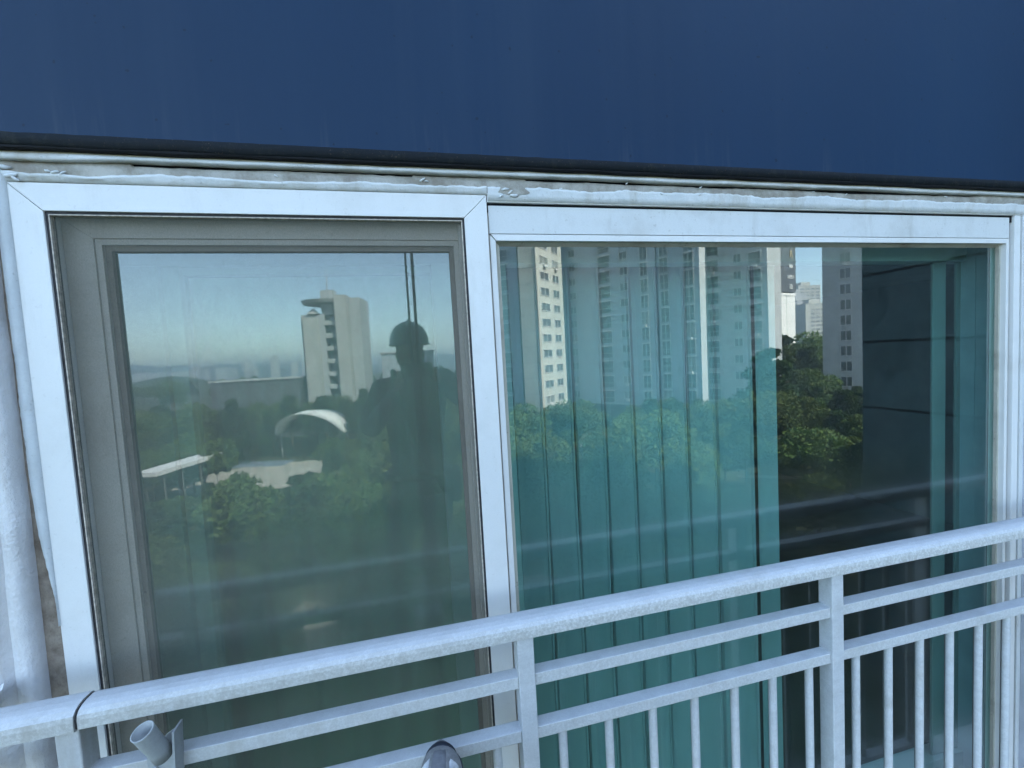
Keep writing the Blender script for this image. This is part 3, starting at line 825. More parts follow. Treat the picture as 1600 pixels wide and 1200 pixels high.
# helmet: shell, brim, chin strap
rings = []
for i in range(0, 15):
    t = i / 14 * math.pi / 2
    rings.append([(-.040 + 0.122 * math.cos(t) * math.cos(p), -1.505 + 0.140 * math.cos(t) * math.sin(p), 0.135 + 0.140 * math.sin(t) ** 0.92) for p in [2 * math.pi * k / 36 for k in range(36)]])
rings = [[(-.040 + 0.132 * math.cos(p), -1.505 + (0.152 + (.020 if math.sin(p) > .3 else 0)) * math.sin(p), 0.126) for p in [2 * math.pi * k / 36 for k in range(36)]]] + rings
rings = [[(-.040 + 0.112 * math.cos(p), -1.505 + 0.130 * math.sin(p), 0.122) for p in [2 * math.pi * k / 36 for k in range(36)]]] + rings
hel = PP(loft("hard_hat", rings, M_HAT, closed=True, caps=True))
child_ = tube("helmet_ridge", [(-.040, -1.505 + 0.135 * math.cos(t), 0.135 + 0.1435 * math.sin(t)) for t in [math.pi * k / 16 for k in range(17)]], 0.010, M_HAT); PP(child_)
PP(tube("chin_strap", [(-.122, -1.50, .13), (-.112, -1.47, .02), (-.075, -1.43, -.05), (-.040, -1.42, -.068), (-.005, -1.43, -.05), (.032, -1.47, .02), (.042, -1.50, .13)], 0.005, M_STRAP, n=6))
# harness
for s in (-1, 1):
    PP(tube("harness_strap", [(-.035 + s * .11, -1.62, -.10), (-.035 + s * .115, -1.49, -.035), (-.035 + s * .10, -1.385, -.15), (-.033 + s * .05, -1.335, -.36), (-.03, -1.305, -.55), (-.03 + s * .12, -1.23, -.78)], 0.017, M_STRAP, n=8))
PP(tube("harness_belt", [(-.03 + .185 * math.cos(t), -1.385 + .145 * math.sin(t), -.66) for t in [2 * math.pi * k / 20 for k in range(21)]], 0.024, M_STRAP, n=8))
PP(box("tool_pouch", .13, .22, -1.47, -1.32, -.86, -.66, M_STRAP, bevel=.015))
# hands on the phone
def hand(side, wrist, root, phone_x):
    sgn = -1 if side == 'l' else 1
    w = Vector(wrist); pc = Vector(root)
    j = [tuple(w), tuple((w + pc) / 2), tuple(pc)]; ed = [(0, 1), (1, 2)]; rr = [.026, (.034, .020), (.036, .018)]
    o = PP(skin_mesh("hand", j, ed, rr, M_SKIN, 2))
    for k in range(4):
        ln = (.9, 1.0, .95, .75)[k]
        b0 = pc + Vector((sgn * -.002, -.002, .022 - .017 * k))
        p1 = b0 + Vector((sgn * .010, .018 * ln, .002)); p2 = p1 + Vector((-sgn * .010, .020 * ln, 0)); p3 = p2 + Vector((-sgn * .016 * ln, .006, 0))
        PP(skin_mesh("finger", [tuple(b0), tuple(p1), tuple(p2), tuple(p3)], [(0, 1), (1, 2), (2, 3)], [.0095, .0090, .0082, .0070], M_SKIN, 1))
    t0 = pc + Vector((-sgn * .012, -.004, .010)); t1 = t0 + Vector((-sgn * .018, -.004, .020)); t2 = t1 + Vector((-sgn * .016, .004, .012))
    PP(skin_mesh("thumb", [tuple(t0), tuple(t1), tuple(t2)], [(0, 1), (1, 2)], [.012, .0105, .0085], M_SKIN, 1))
hand('l', (-.120, -1.215, -.145), (-.105, -1.195, -.060), -.09)
hand('r', (.115, -1.215, -.105), (.102, -1.195, -.048), .08)
ph = box("mobile_phone", -0.090, 0.082, -1.1680, -1.1600, -0.074, 0.010, plain("phone_case", (0.02, 0.02, 0.025), 0.3, 0.1), bevel=0.003)
tag(ph, "dark phone held up in both hands of the worker", "phone")
# ropes
for (a, b, nm, lb) in (((-0.016, -1.300, 4.6), (-0.030, -1.330, -0.50), .0065, "thinner left rope the worker hangs on"), ((0.028, -1.290, 4.6), (0.006, -1.330, -0.50), .0090, "thicker right rope the worker hangs on")):
    pts = [Vector(a).lerp(Vector(b), t) for t in [i / 40 for i in range(41)]]
    o = tube("climbing_rope", pts, nm, M_ROPE, n=8); tag(o, lb, "rope", "ropes holding the worker")
# shoe
def mat_shoe():
    m = NT("grey_mesh_upper"); v = m.coord()
    k = m.noise(900, 2, vec=v); d = m.noise(26, 5, 0.75, vec=v, lo=.4, hi=.7)
    c = m.mix(d, (0.24, 0.235, 0.23), (0.42, 0.41, 0.40)); c = m.mix(m.math('MULTIPLY', k, .4), c, (0.06, 0.065, 0.075))
    m.principled(c, 0.8, 0.3, bump=k, bstr=.4, bdist=.001); return m.m
M_SHOE = mat_shoe()
M_SOLE = plain("dark_rubber_sole", (0.022, 0.027, 0.04), 0.7, 0.3, 60)
M_PANEL = plain("silver_shoe_panel", (0.62, 0.62, 0.62), 0.6, 0.35, 40)
M_TOECAP = plain("grey_toe_overlay", (0.17, 0.17, 0.18), 0.75, 0.3, 30)
def shoe(loc, rz, rx):
    sh = empty("shoe"); PP(sh)
    sh.matrix_parent_inverse = Matrix.Translation(-Vector(person.location))
    sh.location = loc; sh.rotation_euler = (rx, 0, rz)
    def hw(t):  # half width, t 0 heel .. 1 toe
        return 0.051 * (max(0.0, 1 - ((t - 0.62) / 0.382) ** 3.2) ** 0.42 if t > 0.62 else 1 - 0.26 * ((0.62 - t) / 0.62) ** 1.3 if t > .06 else 0.74 * (t / .06) ** .45 + .02)
    def hh(t): return 0.047 + 0.055 * max(0, (0.62 - t) / 0.5) ** 0.8 if t < .62 else 0.030 + 0.017 * max(0.0, 1 - ((t - .62) / .39) ** 2) ** .6
    L = 0.285; n = 26
    ts = [1.0 - 0.9985 * ((i / 45.0) ** 1.5) for i in range(46)]
    def ring(t, grow, z0, topf, full):
        w = hw(t) + grow; h = hh(t) * topf; c = 0.006 * math.sin(math.pi * t)
        r = []
        for k in range(n):
            a = 2 * math.pi * k / n; ca, sa = math.cos(a), math.sin(a)
            x = w * (abs(ca) ** 0.8) * (1 if ca > 0 else -1)
            z = z0 + (h * (abs(sa) ** 0.9) if sa > 0 else -full * abs(sa) ** .4)
            r.append((c + x, (t - 1) * L + (grow if t > .9 else 0), z))
        return r
    child(loft("upper", [ring(t, 0, 0.012, 1.0, 0.006) for t in ts], M_SHOE, closed=True, caps=True), sh)
    child(loft("sole", [ring(t, 0.0042, 0.006, 0.20, 0.020) for t in ts], M_SOLE, closed=True, caps=True), sh)
    def patch(name, t0, t1, u0, u1, mat, lift, sk=0.0):
        rings = []
        for i in range(13):
            t = t0 + (t1 - t0) * i / 12; r = []
            for k in range(9):
                u = u0 + (u1 - u0) * k / 8; a = math.pi / 2 - u * math.pi / 2
                tt = min(0.985, t + sk * abs(u)); w = hw(tt); h = hh(tt); ca, sa = math.cos(a), math.sin(a)
                l_ = lift * (1 if 0 < i < 12 and 0 < k < 8 else -.2)
                r.append((0.006 * math.sin(math.pi * tt) + (w + l_) * (abs(ca) ** .8) * (1 if ca > 0 else -1), (tt - 1) * L, .012 + (h + l_) * abs(sa) ** .9))
            rings.append(r)
        child(loft(name, rings, mat), sh)
    patch("toe_overlay", 0.50, 0.90, -0.20, 0.14, M_TOECAP, 0.0022)
    patch("side_panel", 0.48, 0.87, -0.66, -0.27, M_PANEL, 0.0016, -0.09)
    patch("side_panel", 0.48, 0.85, 0.22, 0.60, M_PANEL, 0.0016, -0.09)
    patch("toe_bumper", 0.935, 0.980, -0.75, 0.75, M_SOLE, 0.0014, -0.03)
    for k in range(4):
        t = 0.60 - 0.06 * k
        child(tube("lace", [(-.024, (t - 1) * L, hh(t) + .010), (0.004, (t - 1) * L + .006, hh(t) + .018), (.034, (t - 1) * L, hh(t) + .010)], 0.0026, M_PANEL, n=6), sh)
    return sh
shoe((-0.004, -0.167, -0.930), R(-9), R(10))
shoe((-0.175, -0.905, -1.56), R(5), R(-18))

# ------------------------------------------------------------------ towers across the park
M_TILE = plain("pale_concrete_tiles", (0.40, 0.41, 0.37), 0.75, 0.12, 0.5)
M_TWHITE = plain("tower_cream_paint", (0.46, 0.47, 0.43), 0.75, 0.08, 0.3)
M_TGREY = plain("tower_grey_paint", (0.42, 0.44, 0.45), 0.75, 0.08, 0.3)
M_TBLUE = plain("tower_bluegrey_paint", (0.34, 0.39, 0.44), 0.75, 0.08, 0.3)
M_TDARK = plain("tower_charcoal_paint", (0.10, 0.115, 0.13), 0.7, 0.1, 0.3)
M_PANE = plain("dark_window_glass", (0.085, 0.10, 0.11), 0.15, 0.3, 0.8, spec=0.6)
M_WFR = plain("white_window_frame", (0.58, 0.58, 0.57), 0.6, 0.05)
M_SEAM = plain("seam_grey", (0.20, 0.20, 0.19), 0.8, 0.1)
wcache = {}
M_PANES = [M_PANE, plain("curtained_window_glass", (0.20, 0.21, 0.20), 0.3, 0.3, 0.8), plain("grey_window_glass", (0.10, 0.12, 0.13), 0.15, 0.3, 0.8)]
def window_mesh(w, h, nl, kind):
    var = random.choice((0, 0, 0, 1, 2, 2))
    key = (w, h, nl, kind, var)
    if key in wcache: return wcache[key]
    bm = bmesh.new()
    if kind == 'balcony':
        bm_box(bm, 0, w, -.06, .02, 0, h, 1)
        bm_box(bm, -.05, w + .05, -.16, 0, h, h + .22, 0)
        for k in range(nl + 1): bm_box(bm, k * w / nl - .04, k * w / nl + .04, -.12, -.06, 0, h, 0)
        bm_box(bm, 0, w, -.12, -.06, h * .38, h * .38 + .07, 0)
    else:
        bm_box(bm, 0, w, -.02, .02, 0, h, 1)
        bm_box(bm, -.07, w + .07, -.10, .02, -.10, 0, 0); bm_box(bm, -.07, w + .07, -.08, .02, h, h + .07, 0)
        for k in range(nl + 1): bm_box(bm, k * w / nl - .05, k * w / nl + .05, -.08, -.0201, 0, h, 0)
    if var == 1:
        bm_box(bm, w * .30, w * .62, -.45, -.13, -.55, -.12, 0)          # air conditioner on its bracket
    me = bm_mesh(bm, "window"); me.materials.append(M_WFR); me.materials.append(M_PANES[var])
    wcache[key] = me; return me
FL = 2.8
def tower(label, corner, n_right, wl, wr, ztop, mat_l, mat_r, cols_l=(), cols_r=(), group=None, zb=GZ, seams=False, name="apartment_tower"):
    """box with its near vertical edge at corner; the face normals are n_right and its left perpendicular"""
    nr = Vector((n_right[0], n_right[1], 0)).normalized(); nl = Vector((-nr.y, nr.x, 0))
    root = empty(name, (corner[0], corner[1], zb), 0, label, "building", group)
    dx = -nr                               # local x runs along the left face, away from the corner
    dy = -nl                               # local y runs along the right face, away from the corner
    Mx = Matrix(((dx.x, dy.x, 0, corner[0]), (dx.y, dy.y, 0, corner[1]), (0, 0, 1, zb), (0, 0, 0, 1)))
    root.matrix_world = Mx
    root.rotation_euler = Mx.to_euler(); root.location = Mx.translation
    h = ztop - zb
    bm = bmesh.new(); bm_box(bm, 0, wl, 0, wr, 0, h, 0)
    me = bm_mesh(bm, "wall")
    me.materials.append(mat_r); me.materials.append(mat_l)
    for p in me.polygons:
        if p.normal.y < -.9: p.material_index = 1
    o = link("wall", me); o.parent = root
    bm = bmesh.new(); bm_box(bm, -.12, wl + .12, -.12, wr + .12, 0, 4.4, 0)
    o = link("plinth", bm_mesh(bm, "plinth"), M_TDARK); o.parent = root
    bm = bmesh.new(); bm_box(bm, -.20, wl + .20, -.20, wr + .20, 4.4, 4.6, 0)
    o = link("plinth_ledge", bm_mesh(bm, "plinth_ledge"), M_TGREY); o.parent = root
    bm = bmesh.new(); bm_box(bm, -.15, wl + .15, -.15, wr + .15, h, h + .7, 0)
    o = link("parapet", bm_mesh(bm, "parapet"), mat_r); o.parent = root
    bm = bmesh.new(); bm_box(bm, wl * .3, wl * .7, wr * .3, wr * .7, h + .7, h + 4, 0)
    o = link("roof_house", bm_mesh(bm, "roof_house"), mat_r); o.parent = root
    z_first = 4.7
    nf = int((h - z_first - 1.0) / FL)
    for (off, w, hh_, nlt, kind) in cols_l:
        for f in range(nf):
            o = link("window", window_mesh(w, hh_, nlt, kind)); o.parent = root
            o.location = (wl - off - w, 0, z_first + f * FL + (0.9 if kind != 'balcony' else .1))
    for (off, w, hh_, nlt, kind) in cols_r:
        for f in range(nf):
            o = link("window", window_mesh(w, hh_, nlt, kind)); o.parent = root
            o.location = (0, off + w, z_first + f * FL + (0.9 if kind != 'balcony' else .1)); o.rotation_euler = (0, 0, -math.pi / 2)
    if seams:
        bm = bmesh.new(); bm_box(bm, .02, wl, -.012, -.0005, 0, .05); sm = bm_mesh(bm, "panel_seam"); sm.materials.append(M_SEAM)
        for f in range(nf + 1):
            o = link("panel_seam", sm); o.parent = root; o.location = (0, 0, z_first + f * FL)
        bm = bmesh.new(); bm_box(bm, -.14, 0, -.14, 0, 0, h - 1, 0)
        o = link("drain_pipe", bm_mesh(bm, "drain_pipe"), M_SEAM); o.parent = root
    return root
NR1 = (0.72, 0.69)
tower("cream tower with double windows lit by the sun at the left of the green glass", (21.2, -71), NR1, 3.4, 11.0, 46, M_TILE, M_TWHITE, (), ((1.6, 3.3, 1.3, 2, 'w'), (6.6, 2.6, 1.3, 2, 'w')), seams=True)
tower("tower with stacked balconies left of the cream tower", (19.5, -77.5), NR1, 7, 8, 46, M_TBLUE, M_TGREY, ((0.8, 4.2, 2.0, 2, 'balcony'),), ())
NR2 = (0.53, 0.85)
tower("wide shaded grey tower with several window columns and one balcony column", (40.6, -65), NR2, 21, 9, 46, M_TBLUE, M_TBLUE, ((2.6, 1.6, 1.3, 2, 'w'), (9.6, 2.6, 2.1, 1, 'balcony'), (14.2, 1.6, 1.3, 2, 'w'), (18.2, 1.4, 2.1, 2, 'balcony')), ())
tower("narrow shaded tower with a column of paned stair windows", (44.7, -59), NR2, 7.1, 2.4, 46, M_TBLUE, M_TGREY, ((0.5, 1.5, 2.3, 2, 'balcony'), (4.6, 1.6, 2.3, 2, 'balcony')), ())
tower("shaded tower with white balconies beside a white corner strip", (55.8, -57), NR2, 10.1, 8, 46, M_TGREY, M_TGREY, ((0.5, 2.0, 1.9, 1, 'balcony'), (4.9, 1.3, 1.3, 2, 'w'), (7.3, 1.9, 1.9, 1, 'balcony')), ())
M_CANOPY = plain("white_canopy_sheet", (0.80, 0.80, 0.78), 0.6, 0.05, 2)
# signed tower: white panels below, dark band with lettering above
sg = tower("tower with a dark sign band above white wall panels", (105, -99), (0.954, -0.30), 9, 12, 13.2, M_CANOPY, M_CANOPY, (), ())
def local_box(root, name, x0, x1, y0, y1, z0, z1, mat):
    bm = bmesh.new(); bm_box(bm, x0, x1, y0, y1, z0, z1); o = link(name, bm_mesh(bm, name), mat); o.parent = root; return o
local_box(sg, "dark_crown", -0.02, 9.02, -.25, 12.02, 28.2, 62, M_TDARK)
local_box(sg, "wall_seam", 4.3, 4.42, -.03, 0, 0, 28, M_SEAM)
M_GOLD = plain("gold_letters", (0.55, 0.42, 0.22), 0.5, 0.1); M_LETTER = plain("white_letters", (0.75, 0.76, 0.74), 0.6, 0.05)
def strokes(rects, ox, oz, s, mat):
    for (x0, x1, z0, z1) in rects:
        local_box(sg, "letter_stroke", ox + s * x0, ox + s * x1, -.40, -.25, oz + s * z0, oz + s * z1, mat)
# emblem and four lines of lettering, mirrored in the glass
strokes([(0, .9, 1.6, 1.85), (.75, .95, .2, 1.85), (.35, .5, .4, 1.4), (-.2, .0, 0, .9), (0, .5, .85, 1.0), (.1, .3, 1.1, 1.5)], 2.0, 37.4, 1.1, M_GOLD)
strokes([(0, .2, 0, 1), (.35, .75, .65, .85), (.35, .5, .1, .6), (.6, .75, .1, .6), (.9, 1.05, 0, 1), (1.2, 1.35, .2, 1), (1.05, 1.2, .5, .65)], 1.8, 34.6, 1.25, M_LETTER)
strokes([(0, .1, 0, .8), (0, .5, .7, .85), (.4, .5, 0, .8), (.75, 1.3, 0, .12), (.75, 1.3, .4, .52), (.75, 1.3, .75, .87), (.95, 1.1, 0, .87), (1.5, 2.0, .75, .87), (1.5, 1.65, 0, .8), (1.85, 2.0, 0, .8), (1.5, 2.0, 0, .12), (2.2, 2.7, .35, .47), (2.2, 2.35, .1, .8), (2.55, 2.7, .1, .8)], 1.2, 31.8, 1.15, M_LETTER)
strokes([(0, 1, .85, 1), (0, .15, 0, 1), (.45, .6, 0, 1), (.9, 1.05, 0, 1), (0, 1, 0, .15), (0, 1, .42, .56)], 2.1, 29.0, 1.3, M_LETTER)
tower("shaded grey tower with one column of square windows beside the dark wing", (78.0, -59), (0.51, 0.86), 6.2, 8, 46, M_TGREY, M_TGREY, ((2.6, 1.6, 1.7, 2, 'w'),), ())
tower("far white slab block with rows of windows", (293, -249), (0.995, 0.10), 20, 12, 27, M_TWHITE, M_TWHITE, tuple((4 + 4.0 * k, 3.2, 1.3, 3, 'w') for k in range(4)), ())
tower("far grey block beside the white slab", (286, -262), (0.995, 0.10), 11, 12, 36, M_TGREY, M_TGREY, ((1, 2, 2, 1, 'balcony'), (7.6, 2, 2, 1, 'balcony')), ())
tower("farthest tall pale block with a stepped top", (342, -300), (0.995, 0.10), 21, 14, 48, M_TWHITE, M_TWHITE, tuple((2 + 4.8 * k, 3.6, 1.3, 3, 'w') for k in range(4)), ())

# observatory-like tower left
ob = empty("park_tower", (-18.5, -99, GZ), R(8), "slender grey tower with a flat round roof plate and mast, mirrored in the screened glass", "tower")
M_OB = plain("tower_concrete", (0.46, 0.47, 0.45), 0.8, 0.08, 0.3)
def OB(o): o.parent = ob; return o
OB(box("wall", -5.6, -0.6, -8, 0, 0, 26.2, M_TGREY)); OB(box("wall", -5.0, -1.9, 0.01, 0.8, 0, 25.6, M_OB))
OB(box("fin", 2.2, 4.6, -6, 1.6, 0, 30.0, M_OB)); OB(box("fin", 4.7, 7.0, -8, -.5, 0, 29.6, M_TGREY))
OB(box("stair_core", -0.6, 2.2, -6, -2.2, 0, 26, M_TBLUE))
for k in range(9): 
    OB(box("balcony_floor", -0.58, 2.18, -2.2, 0.2, 1.4 + 2.8 * k, 1.6 + 2.8 * k, M_OB))
    OB(box("balcony_parapet", -0.58, 2.18, 0.05, 0.2, 1.62 + 2.8 * k, 2.4 + 2.8 * k, M_OB))
OB(box("roof_block", -1.2, 2.4, -4, -.5, 26.2, 28.5, M_TGREY))
bm = bmesh.new(); bmesh.ops.create_cone(bm, cap_ends=True, segments=32, radius1=4.9, radius2=5.3, depth=0.7)
o = OB(link("roof_plate", bm_mesh(bm, "roof_plate"), M_OB)); o.location = (-.8, -3, 29.0)
OB(box("plant_room", -1.6, 1.2, -4, -1.6, 29.4, 31.7, M_TGREY)); OB(tube("mast", [(-.5, -3, 31.7), (-.5, -3, 36.5)], [.16, .05], M_WFR, n=6))
bm = bmesh.new(); bmesh.ops.create_cone(bm, cap_ends=True, segments=16, radius1=1.5, radius2=0.1, depth=1.3)
o = OB(link("small_dome", bm_mesh(bm, "small_dome"), M_WFR)); o.location = (-3.0, -.5, 27)
lb = empty("school_block", (-42, -98, GZ), 0, "long low dark block left of the slender park tower", "building")
o = box("wall", 0, 17, -8, 0, 0, 12.5, M_TDARK); o.parent = lb; o = box("roof", -.3, 17.3, -8.3, .3, 12.5, 12.9, M_TGREY); o.parent = lb
lb2 = empty("school_block", (-8, -104, GZ), 0, "low pale block right of the slender park tower", "building")
o = box("wall", 0, 12, -8, 0, 0, 17, M_TBLUE); o.parent = lb2; o = box("roof", -.3, 12.3, -8.3, .3, 17, 17.4, M_TGREY); o.parent = lb2

# arched canopy
ar = empty("arched_canopy", (-17.0, -72, GZ), R(22), "white curved canopy arching over the plaza, mirrored in the screened glass", "canopy")
M_CANOPY = plain("white_canopy_sheet", (0.80, 0.80, 0.78), 0.6, 0.05, 2)
rings = []
for i in range(25):
    t = math.pi * (0.06 + 0.88 * i / 24)
    w = 0.5 + 2.7 * math.sin(t) ** 0.8
    for_ = (-6.0 * math.cos(t), 3.2 + 4.2 * math.sin(t))
    rings.append([(for_[0], -w, for_[1]), (for_[0], 0, for_[1] + .25), (for_[0], w, for_[1]), (for_[0] * .97, 0, for_[1] - .15)])
o = loft("canopy_shell", rings, M_CANOPY, closed=True, caps=True); o.parent = ar
for s in (-1, 1):
    o = tube("canopy_foot", [(s * 5.9, 0, 0), (s * 5.88, 0, 4.0)], .12, M_WFR); o.parent = ar
# covered walkway
wk = empty("covered_walkway", (-23.8, -47.4, GZ), R(-75), "white flat roofed walkway on thin posts among the trees", "canopy")
o = box("walkway_roof", -4.2, 4.2, -1.1, 1.1, 5.1, 5.5, M_CANOPY); o.parent = wk
for x in (-3.2, -1.1, 1.1, 3.2):
    for y in (-.9, .9):
        o = tube("walkway_post", [(x, y, 0), (x, y, 5.1)], .035, M_SEAM, n=6); o.parent = wk

# distant city
for i in range(46):
    s = random.uniform(1100, 1800); k = random.uniform(-0.62, -0.02)
    h = random.uniform(16, 36) * (1.2 if -0.42 < k < -0.28 else .8); w = random.uniform(14, 30)
    o = box("distant_block", -w / 2, w / 2, -7, 7, 0, h + 12, M_TWHITE if i % 3 else M_TGREY)
    o.location = (k * s, -s, GZ - .3); o.rotation_euler = (0, 0, random.uniform(-.5, .5))
    tag(o, "pale distant high-rise block on the hazy horizon", "building", "distant blocks on the horizon")

# ------------------------------------------------------------------ trees
def leaf_mat(name, a, b, c):
    m = NT(name); v = m.coord()
    n1 = m.noise(0.9, 4, 0.6, vec=v); n2 = m.noise(6, 2, vec=v)
    oi = m.n("ShaderNodeObjectInfo")
    col = m.mix(n1, a, b); col = m.mix(m.math('MULTIPLY', n2, .5), col, c)
    hsv = m.n("ShaderNodeHueSaturation"); m.l(col, hsv.inputs['Color'])
    hv = m.math('ADD', 0.485, m.math('MULTIPLY', oi.outputs['Random'], 0.03)); m.l(hv, hsv.inputs['Hue'])
    m.l(m.math('ADD', 0.75, m.math('MULTIPLY', oi.outputs['Random'], 0.5)), hsv.inputs['Value'])
    d = m.n("ShaderNodeBsdfDiffuse"); t = m.n("ShaderNodeBsdfTranslucent")
    m.l(hsv.outputs[0], d.inputs[0]); m.l(hsv.outputs[0], t.inputs[0])
    mx = m.n("ShaderNodeMixShader"); mx.inputs[0].default_value = .3; m.l(d.outputs[0], mx.inputs[1]); m.l(t.outputs[0], mx.inputs[2])
    m.l(mx.outputs[0], m.out.inputs[0]); return m.m
M_LEAF = leaf_mat("broad_leaves", (0.060, 0.115, 0.035), (0.110, 0.165, 0.055), (0.17, 0.20, 0.08))
M_PINE = leaf_mat("pine_needles", (0.025, 0.055, 0.025), (0.045, 0.085, 0.035), (0.08, 0.11, 0.04))
M_BARK = plain("bark", (0.12, 0.085, 0.06), 0.9, 0.3, 6)
def crown_mesh(seed, kind, n):
    r = np.random.default_rng(seed)
    if kind == 'round':
        nb = 14; c = r.normal(0, 1, (nb, 3)); c /= np.linalg.norm(c, axis=1)[:, None]; c *= r.uniform(.45, 1, (nb, 1)) * np.array([.30, .30, .26]); c[:, 2] += .64
        rad = r.uniform(.10, .20, nb)
    else:
        nb = 26; z = r.uniform(.30, .97, nb); a = r.uniform(0, 6.283, nb); q = (1.02 - z) * .50 * r.uniform(.4, 1, nb) + .02
        c = np.stack([q * np.cos(a), q * np.sin(a), z], 1); rad = .06 + (1 - z) * .16
    idx = r.integers(0, nb, n)
    d = r.normal(0, 1, (n, 3)); d /= np.linalg.norm(d, axis=1)[:, None]
    p = c[idx] + d * (rad[idx] * r.uniform(.45, 1.08, n) ** .6)[:, None] * np.array([1.15, 1.15, .62 if kind != 'round' else .8])
    s = r.uniform(.010, .024, n) * (1.0 if kind == 'round' else .9)
    u = r.normal(0, 1, (n, 3)); u /= np.linalg.norm(u, axis=1)[:, None]
    v = np.cross(u, r.normal(0, 1, (n, 3))); v /= np.linalg.norm(v, axis=1)[:, None]
    e1 = u * s[:, None] * 1.3; e2 = v * s[:, None] * .75
    V = np.stack([p - e1, p - e2, p + e1, p + e2], 1).reshape(-1, 3)
    F = np.arange(4 * n).reshape(-1, 4)
    me = bpy.data.meshes.new("crown"); me.from_pydata(V.tolist(), [], F.tolist()); me.update(); return me
def trunk_mesh(seed, kind):
    rnd = random.Random(seed); bm = bmesh.new()
    def limb(p, q, r0, r1):
        p, q = Vector(p), Vector(q); d = (q - p).normalized(); u = d.orthogonal().normalized(); v = d.cross(u)
        a = [bm.verts.new(p + r0 * (math.cos(t) * u + math.sin(t) * v)) for t in [k * 6.283 / 6 for k in range(6)]]
        b = [bm.verts.new(q + r1 * (math.cos(t) * u + math.sin(t) * v)) for t in [k * 6.283 / 6 for k in range(6)]]
        for k in range(6): bm.faces.new((a[k], a[(k + 1) % 6], b[(k + 1) % 6], b[k]))
    limb((0, 0, 0), (.01, 0, .35), .022, .016); limb((.01, 0, .35), (0, .01, .85 if kind != 'round' else .6), .016, .006)
    for k in range(6):
        z = .30 + .07 * k; a = k * 2.4 + rnd.random()
        limb((.01, 0, z), (.2 * math.cos(a), .2 * math.sin(a), z + (.14 if kind == 'round' else .03)), .009, .003)
    return bm_mesh(bm, "trunk")
kinds = []
for sd, kd in ((1, 'round'), (2, 'round'), (3, 'pine'), (4, 'pine'), (5, 'round')):
    cm = crown_mesh(sd, kd, 5200); cm.materials.append(M_LEAF if kd == 'round' else M_PINE)
    tm = trunk_mesh(sd, kd); tm.materials.append(M_BARK); kinds.append((kd, cm, tm))
def tree(x, y, h, k, wide=1.0):
    kd, cm, tm = kinds[k]
    nm = "broadleaf_tree" if kd == 'round' else "pine_tree"
    grp = "broadleaf trees of the park" if kd == 'round' else "pine trees of the park"
    root = empty(nm, (x, y, GZ), random.uniform(0, 6.28), "leafy green broadleaf tree standing in the park below" if kd == 'round' else "dark pine in the park below, seen in the glass", "tree", grp)
    root.scale = (h * wide, h * wide, h)
    for n_, me in (("trunk", tm), ("crown", cm)):
        o = bpy.data.objects.new(n_, me); COL.objects.link(o); o.parent = root
trees = []
def ok(x, y, r):
    for (a, b, c) in trees:
        if (a - x) ** 2 + (b - y) ** 2 < (r * .55 + c * .55) ** 2: return False
    for (a, b, rr) in ((-21, -64, 9), (-6.2, -22.5, 3.2), (-3, -30.5, 2.6), (6.8, -23.5, 2.6), (-17.3, -72, 6), (-12.5, -26.5, 2.2), (27, -27, 5)):
        if (a - x) ** 2 + (b - y) ** 2 < (rr + r * .35) ** 2: return False
    # keep the blocks clear
    for (x0, x1, y0, y1) in ((-45, 6, -116, -93), (8, 80, -100, -68.5), (44, 80, -75, -57)):
        if x0 < x < x1 and y0 < y < y1: return False
    return True
def scatter(n, smin, smax, kmin, kmax, hmin, hmax, pines):
    c = 0; tries = 0
    while c < n and tries < n * 40:
        tries += 1
        s = math.sqrt(random.uniform(smin ** 2, smax ** 2)); k = random.uniform(kmin, kmax)
        x, y = k * s, -(s - 1.15); h = random.uniform(hmin, hmax)
        mt = (GZ + h) / s
        if -.60 < k < -.40 and s < 52 and mt > -.222: continue
        if -.43 < k < -.20 and s < 64 and mt > -.215: continue
        if -.32 < k < -.14 and s < 74 and mt > -.145: continue
        if k > .18 and mt > -.125 - .03 * nz(k * 9, s * .05): continue
        if not ok(x, y, h * .42): continue
        kk = random.choice((2, 3)) if random.random() < pines else random.choice((0, 1, 4))
        tree(x, y, h, kk, random.uniform(.8, 1.15)); trees.append((x, y, h * .42)); c += 1
# the trees named by the picture: a tall pine in front of the signed tower, a bushy one before the grey block
for (x, y, h, k) in ((-22.3, -42.5, 3.6, 0), (-20.2, -43.8, 3.9, 3), (-24.4, -41.2, 3.2, 4), (-18.6, -46, 4.2, 1), (88, -80, 15, 0), (82, -74, 13, 3), (95, -86, 16.5, 1), (71, -62.5, 10, 0), (44, -45, 13.5, 2), (36.5, -38, 9.8, 0), (40.5, -38.5, 8.6, 1), (30, -33, 7.5, 3), (12.0, -47, 8.6, 1), (15.2, -41, 8.2, 3), (19.5, -50, 9.2, 0), (24, -43, 7.2, 4), (29.5, -44, 8.0, 3), (66, -64.5, 11, 2), (79, -78, 15, 0), (84, -83, 16, 3), (9.5, -33, 7.5, 4), (33, -29.5, 7.0, 0), (-1.0, -36, 8, 1), (4.5, -38, 8, 3)):
    tree(x, y, h, k, 1.05); trees.append((x, y, h * .42))
scatter(34, 17, 32, -0.70, 0.98, 4.6, 7.2, .3)
scatter(26, 19, 46, 0.98, 1.42, 5.0, 8.0, .6)
scatter(62, 24, 66, 0.05, 1.35, 5.5, 9.0, .45)
scatter(50, 22, 60, -0.75, 0.1, 5.0, 8.5, .3)
scatter(70, 60, 96, -0.75, 0.15, 7.0, 10.5, .35)
scatter(55, 118, 300, -0.72, 0.2, 9.0, 13.0, .3)
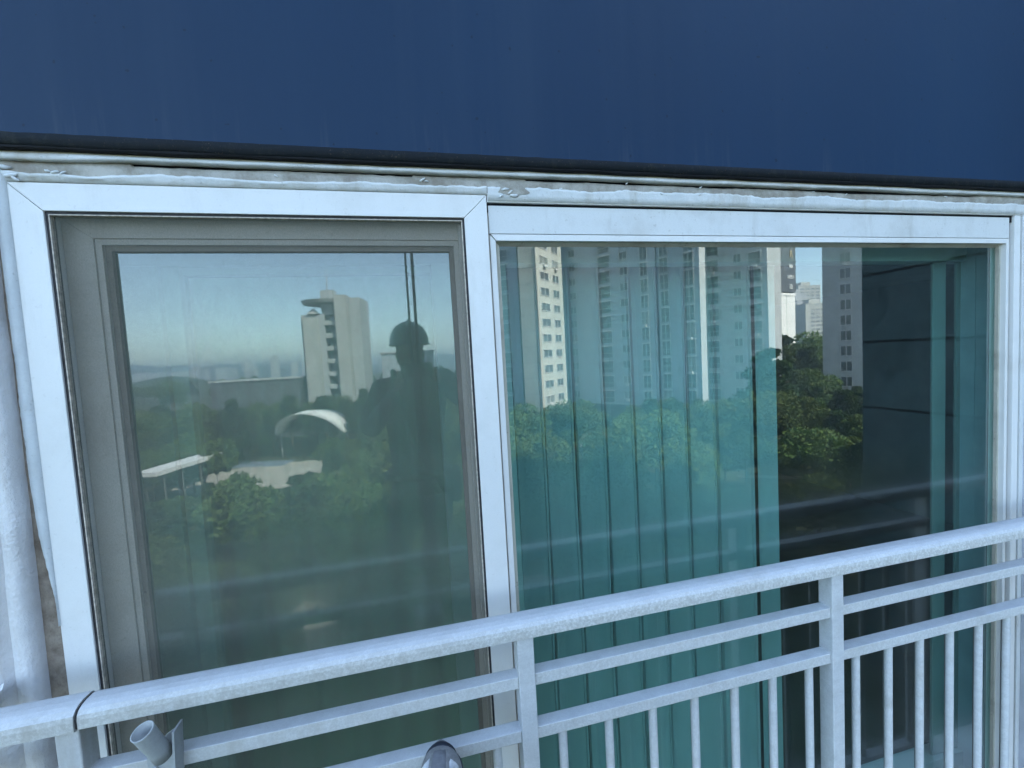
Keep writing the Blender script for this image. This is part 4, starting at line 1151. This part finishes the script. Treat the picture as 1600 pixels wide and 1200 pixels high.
# parked cars glinting between the trees
M_CARS = [plain("car_white", (0.75, 0.76, 0.76), 0.3, 0.03), plain("car_silver", (0.45, 0.46, 0.47), 0.3, 0.03), plain("car_black", (0.03, 0.03, 0.035), 0.25, 0.1)]
def car_meshes():
    prof = [(-2.2, .35), (-2.2, .85), (-1.75, .95), (-1.1, 1.42), (.55, 1.45), (1.25, .98), (2.1, .82), (2.25, .4)]
    bm = bmesh.new()
    for sgn in (1,):
        a = [bm.verts.new((p[0], -.88, p[1])) for p in prof]; b = [bm.verts.new((p[0], .88, p[1])) for p in prof]
        bm.faces.new(a); bm.faces.new(b[::-1])
        for i in range(len(prof)): bm.faces.new((a[i], b[i], b[(i + 1) % len(prof)], a[(i + 1) % len(prof)]))
    bmesh.ops.bevel(bm, geom=bm.edges[:], offset=.08, segments=2, affect='EDGES')
    body = bm_mesh(bm, "body")
    bm = bmesh.new()
    for y in (-.885, .885 - .01): bm_box(bm, -1.0, .5, y, y + .01, 1.0, 1.32)
    gl = bm_mesh(bm, "side_window")
    bm = bmesh.new(); bmesh.ops.create_cone(bm, cap_ends=True, segments=16, radius1=.32, radius2=.32, depth=.22, matrix=Matrix.Rotation(math.pi / 2, 4, 'X'))
    wh = bm_mesh(bm, "wheel"); return body, gl, wh
cb, cg, cw = car_meshes(); cg.materials.append(M_PANE); cw.materials.append(M_GASKET)
for i in range(9):
    t = i - 4
    root = empty("parked_car", (31 + t * 2.9 * math.cos(.6), -52 + t * 2.9 * math.sin(.6), GZ + .01), .6 + math.pi / 2, ["white car", "silver car", "black car"][i % 3] + (" at the near end of the row of parked cars", " in the middle of the row of parked cars", " at the far end of the row of parked cars")[i // 3], "car", "cars parked in a row")
    b_ = cb.copy(); b_.materials.append(M_CARS[i % 3]); o = link("body", b_); o.parent = root
    o = link("side_window", cg); o.parent = root
    for wx in (-1.35, 1.4):
        for wy in (-.8, .8): o = link("wheel", cw); o.location = (wx, wy, .32); o.parent = root

# ------------------------------------------------------------------ the hazy air over the city
hz = box("haze", -3010, 3010, -3210, 410, GZ - 1, 64, None)
hz.data.materials.clear()
hm = bpy.data.materials.new("haze_air"); hm.use_nodes = True; hm.node_tree.nodes.clear()
ho = hm.node_tree.nodes.new("ShaderNodeOutputMaterial"); pv = hm.node_tree.nodes.new("ShaderNodeVolumePrincipled")
pv.inputs['Color'].default_value = (0.62, 0.82, 1.0, 1); pv.inputs['Density'].default_value = 0.0008; pv.inputs['Anisotropy'].default_value = 0.1
hm.node_tree.links.new(pv.outputs[0], ho.inputs['Volume'])
hz.data.materials.append(hm); hz['kind'] = 'stuff'
scene.cycles.volume_bounces = 0
